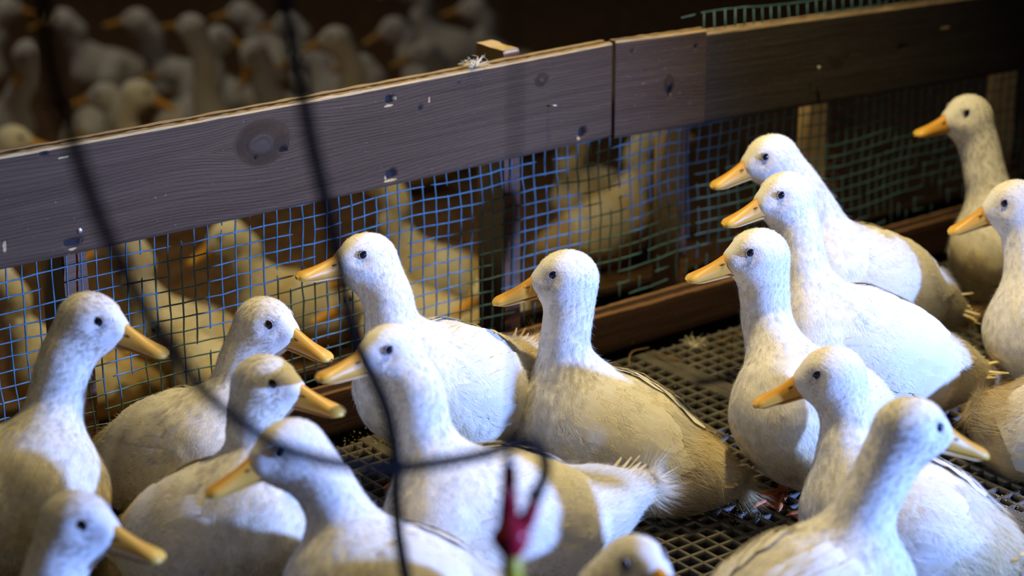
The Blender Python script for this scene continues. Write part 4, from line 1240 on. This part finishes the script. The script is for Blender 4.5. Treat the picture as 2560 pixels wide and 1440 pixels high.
PEN = {
    'D8': ('white duck standing clear in mid-pen, neck upright, broad cream back, tail to the grating', 0.8, 3900),
    'D9': ('white duck turned chest-on, orange foot on the grating, foremost of three heads above the rail', 0.9, 3900),
    'D10': ('white duck with pale sloping back and ragged yellow tail, head between two others', 0.9, 3900),
    'D11': ('white duck closest to the mesh at the pen end, highest of the overlapping three heads', 0.8, 3200),
    'D14': ('white duck standing farthest along the pen by the dark end of the fence', 1.1, 2400),
    'D15': ('white duck with pink-tinged bill, cut by the frame edge, in front of the farthest duck', 0.8, 2000),
    'D16': ('duck seen only as a dirty yellow rump at the edge of the pen', 1.4, 2400),
    'D12': ('white duck with grey smudges behind its eye, neck crossed by the long-necked duck', 0.7, 3500),
    'D13': ('white long-necked duck facing the pen end, back rough with dirty cream feathers', 1.0, 3900),
    'D6': ('white duck with raised tail tuft, its body behind the hanging red drinker', 0.55, 4000),
    'D7': ('white duck with bill touching the mesh, rear half of back yellowish', 0.85, 3900),
    'D1': ('large white duck with bright orange bill, its breast ruffled, beside the black hose', 1.1, 3900),
    'D2': ('white duck nearest the mesh among those facing right, face clean, yellowish back', 1.15, 3400),
    'D3': ('white duck with dark smudge before the eye, bill over the low rail', 1.1, 3500),
    'D4': ('duck in the lower corner with only head and neck showing, pale orange bill', 0.9, 2200),
    'D5': ('white duck with lowered head and dark orange bill, hose crossing its eye', 0.6, 3400),
    'D17': ('duck at the bottom edge showing only its rounded crown and eye', 0.9, 2000),
}
FAR = {
    'B1': ('duck behind the mesh, head turned down with a large orange bill, long yellow body', 700),
    'B2': ('duck behind the mesh by the first post, head hidden by the plank, pale curved neck', 600),
    'B3': ('small duck behind the mesh, head lowered below the large bright-billed duck', 600),
    'B4': ('duck behind the mesh, face framed by the neck of the duck touching the wire', 600),
    'B5': ('duck behind the mesh, broad tan back left of the red-brown middle post', 500),
    'B27': ('duck behind the mesh sitting low above the back of the wire-touching duck', 500),
    'B6': ('duck behind the mesh, orange bill poking past the red-brown middle post', 500),
    'B7': ('duck behind the mesh, upright yellow chest between the two middle posts', 500),
    'B8': ('duck behind the mesh, dull flank beside the yellow-chested duck', 400),
    'B9': ('duck behind the mesh at the very start of the fence, tan body only', 400),
    'B11': ('duck beyond the plank, round head with dark eye just over its top edge', 0),
    'B12': ('duck beyond the fence preening, orange bill pointing down to its white breast', 0),
    'B13': ('duck beyond the fence seen from behind, round white nape', 0),
    'B14': ('duck beyond the fence with upright neck and level bill behind the round white nape', 0),
    'B15': ('duck beyond the fence with narrow upright neck, facing away', 0),
    'B16': ('duck beyond the fence turning its head over the duck with the drooping bill', 0),
    'B17': ('duck beyond the fence with drooping bill held to its white breast', 0),
    'B18': ('duck beyond the fence, whole white head facing the post top, close to the plank', 0),
    'B19': ('duck beyond the fence, small head between the nape and the plank edge', 0),
    'B20': ('duck beyond the fence, slim upright neck, just past the second black hose', 0),
    'B21': ('duck beyond the fence with arched neck and bowed bill', 0),
    'B22': ('duck beyond the fence with pale head nearest the sawn post top', 0),
    'B23': ('duck deepest in the far pen, large dim body above the bowed-bill duck', 0),
    'B25': ('dim brownish duck in the dark past the first black hose', 0),
    'B28': ('dim duck beyond the fence half hidden by the second black hose', 0),
    'B29': ('duck beyond the fence lying low, grey-white back along the plank', 0),
    'B30': ('duck beyond the fence, head low under the arched neck', 0),
    'B31': ('dim duck deep in the far pen over the narrow-necked duck', 0),
    'B32': ('duck beyond the fence crouched between second hose and slim-necked duck', 0),
    'B33': ('dim duck deep in the far pen straight behind the sawn post top', 0),
    'B34': ('dark duck in the far corner beside the first black hose', 0),
}
for i, (k, (lab, st, tf)) in enumerate(PEN.items()):
    build_duck(PEN_POSES[k], lab, 'white ducks on the slatted floor', 0.0, 100 + i, True, st, tf)
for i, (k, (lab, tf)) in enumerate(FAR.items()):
    build_duck(FAR_POSES[k], lab, 'ducks in the far pen', ZL, 300 + i, False, 2.0 if tf else 1.2, tf, 0.009, 0.92)  # extra yellow by the mesh: real staining plus warm light painted into the colour

# ------------------------------------------------------------------ hoses, drinker, cord
def hose(name, pts, r, mat, label, cat):
    b = MB(); b.tube(catmull(pts, 5), r, 10)
    return tag(obj(name, b.mesh(name, True), mat), label, cat)
hose('hose', HOSE_A, 0.0048, M_HOSE, 'black hose drooping from above in a long curve to the red drinker', 'hose')
hose('hose', HOSE_B, 0.0050, M_HOSE, 'black hose hanging nearly straight past the duck that touches the mesh', 'hose')
hose('cord', CORD, 0.0013, M_CORD, 'thin grey cord holding up the red drinker', 'cord')

def lathe(pts, prof, n=14):
    """prof = (t along the line, radius)"""
    a, b_ = np.array(pts[0], float), np.array(pts[1], float)
    mb = MB()
    tt = np.array([p[0] for p in prof]); rr = np.array([p[1] for p in prof])
    mb.tube(a + (b_ - a) * tt[:, None], rr, n)
    return mb
dr_root = obj('drinker', None, None, None, (-0.115, -1.170, 0.480))
tag(dr_root, 'dark red forked plastic drinker hanging on the cord, yellow below', 'drinker')
O = np.array([-0.049, -1.084, 0.425])
def dpart(name, mb, mat):
    mb.v = [(v - O) * 0.93 for v in mb.v]
    return obj(name, mb.mesh(name, True), mat, dr_root)
dpart('neck', lathe([(-0.0385, -1.067, 0.481), (-0.0480, -1.078, 0.438)], [(0, .0045), (.08, .0058), (.5, .0066), (1, .0085)]), M_RED)
dpart('collar', lathe([(-0.0375, -1.066, 0.485), (-0.0395, -1.068, 0.475)], [(0, .0030), (.15, .0055), (.85, .0055), (1, .0035)]), M_METAL)
dpart('valve_body', lathe([(-0.0470, -1.0775, 0.443), (-0.0530, -1.089, 0.407)], [(0, .0065), (.18, .0098), (.30, .0112), (.42, .0155), (.50, .0165), (.66, .0150), (.80, .0115), (.92, .0085), (1, .0065)], 18), M_RED)
mb = MB(); mb.tube(catmull([(-0.0440, -1.084, 0.428), (-0.0360, -1.0875, 0.438), (-0.0305, -1.0875, 0.448), (-0.0270, -1.087, 0.456)], 4), [.0075] * 5 + [.0062] * 4 + [.0050] * 4, 10)
dpart('side_arm', mb, M_RED)
dpart('hose_clamp', lathe([(-0.0290, -1.087, 0.4505), (-0.0250, -1.087, 0.4610)], [(0, .0040), (.2, .0068), (.8, .0068), (1, .0048)]), M_BROWNKNOB)
dpart('yellow_pipe', lathe([(-0.0525, -1.088, 0.410), (-0.0600, -1.100, 0.365)], [(0, .0072), (.1, .0082), (1, .0082)]), M_YELLOW)['label'] = 'yellow pipe under the red drinker'

# ------------------------------------------------------------------ small litter
def down_tuft(name, c, n, ln, label, flat=0.25):
    r = np.random.default_rng(int(abs(c[0]) * 1e4) % 9999)
    mb = MB()
    for _ in range(n):
        d = r.normal(size=3); d[2] = abs(d[2]) * flat + 0.05; d = nrm(d)
        e = d * ln * r.uniform(.5, 1)
        k = r.normal(0, ln * .18, 3); k[2] = abs(k[2])
        mb.tube([np.zeros(3), e * .5 + k, e], [.0005, .0004, .0001], 3, False)
    o = obj(name, mb.mesh(name, True), M_FLUFF, None, c)
    return tag(o, label, 'feather')
M_FLUFF = simple_mat('loose_down', (0.80, 0.76, 0.62), 0.9, 0.1)
down_tuft('down_feather', (0.723, 0.006, 0.4785), 60, 0.026, 'pale tuft of down caught on the plank by the sawn post top')
down_tuft('down_feather', (1.075, -0.075, 0.002), 26, 0.028, 'white curled feather on the grating beside the red-brown rail')
down_tuft('down_feather', (0.690, -0.640, 0.002), 24, 0.020, 'small white feather on the grating near the orange foot')
def straw(c, yaw, ln, label, bend=0.01):
    d = np.array([math.cos(yaw), math.sin(yaw), 0])
    s_ = np.array([-d[1], d[0], 0])
    mb = MB(); mb.tube(catmull([-d * ln / 2, s_ * bend + np.array([0, 0, .006]), d * ln / 2], 4), .0011, 5)
    return tag(obj('straw', mb.mesh('straw', True), M_STRAW, None, c), label, 'straw')
straw((0.975, -0.060, 0.003), 0.5, 0.085, 'pale straw lying along the rail at the seam strip', 0.012)
straw((1.010, -0.085, 0.003), 1.9, 0.045, 'short bent straw standing on the seam strip', 0.010)
straw((1.14, -0.10, 0.003), -0.4, 0.06, 'straw across the grating beside the curled feather', 0.006)
# crumbs of droppings on the bars and loose straw over the far floor: uncountable
r = np.random.default_rng(5)
mb = MB()
for cx, cy, s_, n in ((0.80, -0.525, .014, 60), (0.74, -0.545, .018, 70), (0.47, -0.07, .02, 45), (0.50, -0.06, .02, 40), (1.10, -0.12, .02, 60), (1.02, -0.72, .015, 60), (1.0, -0.8, .02, 60), (0.95, -0.25, .08, 50), (0.8, -0.4, .15, 60), (1.1, -0.55, .15, 60)):
    for _ in range(n):
        p = np.array([cx + r.normal(0, s_), cy + r.normal(0, s_), 0.0])
        R_ = r.uniform(.0006, .0017)
        v = r.normal(size=(6, 3)); v /= np.linalg.norm(v, axis=1, keepdims=True)
        v = np.array([(1, 0, 0), (-1, 0, 0), (0, 1, 0), (0, -1, 0), (0, 0, 1), (0, 0, -1)]) * R_ * r.uniform(.6, 1.3, (6, 1)) + p + np.array([0, 0, R_ * .5])
        mb.add(v, None, [(0, 2, 4), (2, 1, 4), (1, 3, 4), (3, 0, 4), (2, 0, 5), (1, 2, 5), (3, 1, 5), (0, 3, 5)])
tag(obj('droppings', mb.mesh('droppings', True), M_CRUMB), 'crumbs of dried droppings on the grating bars', 'droppings', None, 'stuff')
n = 9000
x = r.uniform(-1.0, 3.0, n); y = 0.14 + np.abs(r.normal(0, 1.3, n)); z = np.full(n, ZL + 0.010) + r.uniform(-.004, .008, n)
c = np.stack([x, y, z], 1); a = r.uniform(0, math.pi, n); ln = r.uniform(.010, .05, n)
d = np.stack([np.cos(a), np.sin(a), r.normal(0, .12, n)], 1) * (ln / 2)[:, None]
s_ = np.stack([-np.sin(a), np.cos(a), 0 * a], 1) * .0014; u_ = np.array([0, 0, .0016])
v = np.stack([c - d - s_, c - d + s_, c - d + u_, c + d - s_, c + d + s_, c + d + u_], 1).reshape(-1, 3)
o = np.arange(n)[:, None] * 6
q = np.vstack([o + np.array([0, 2, 5, 3]), o + np.array([2, 1, 4, 5]), o + np.array([1, 0, 3, 4])])
tag(obj('straw_litter', mesh_np('straw_litter', v, q, None, smooth=False), M_STRAW), 'loose straw and shavings over the far pen floor', 'straw', None, 'stuff')
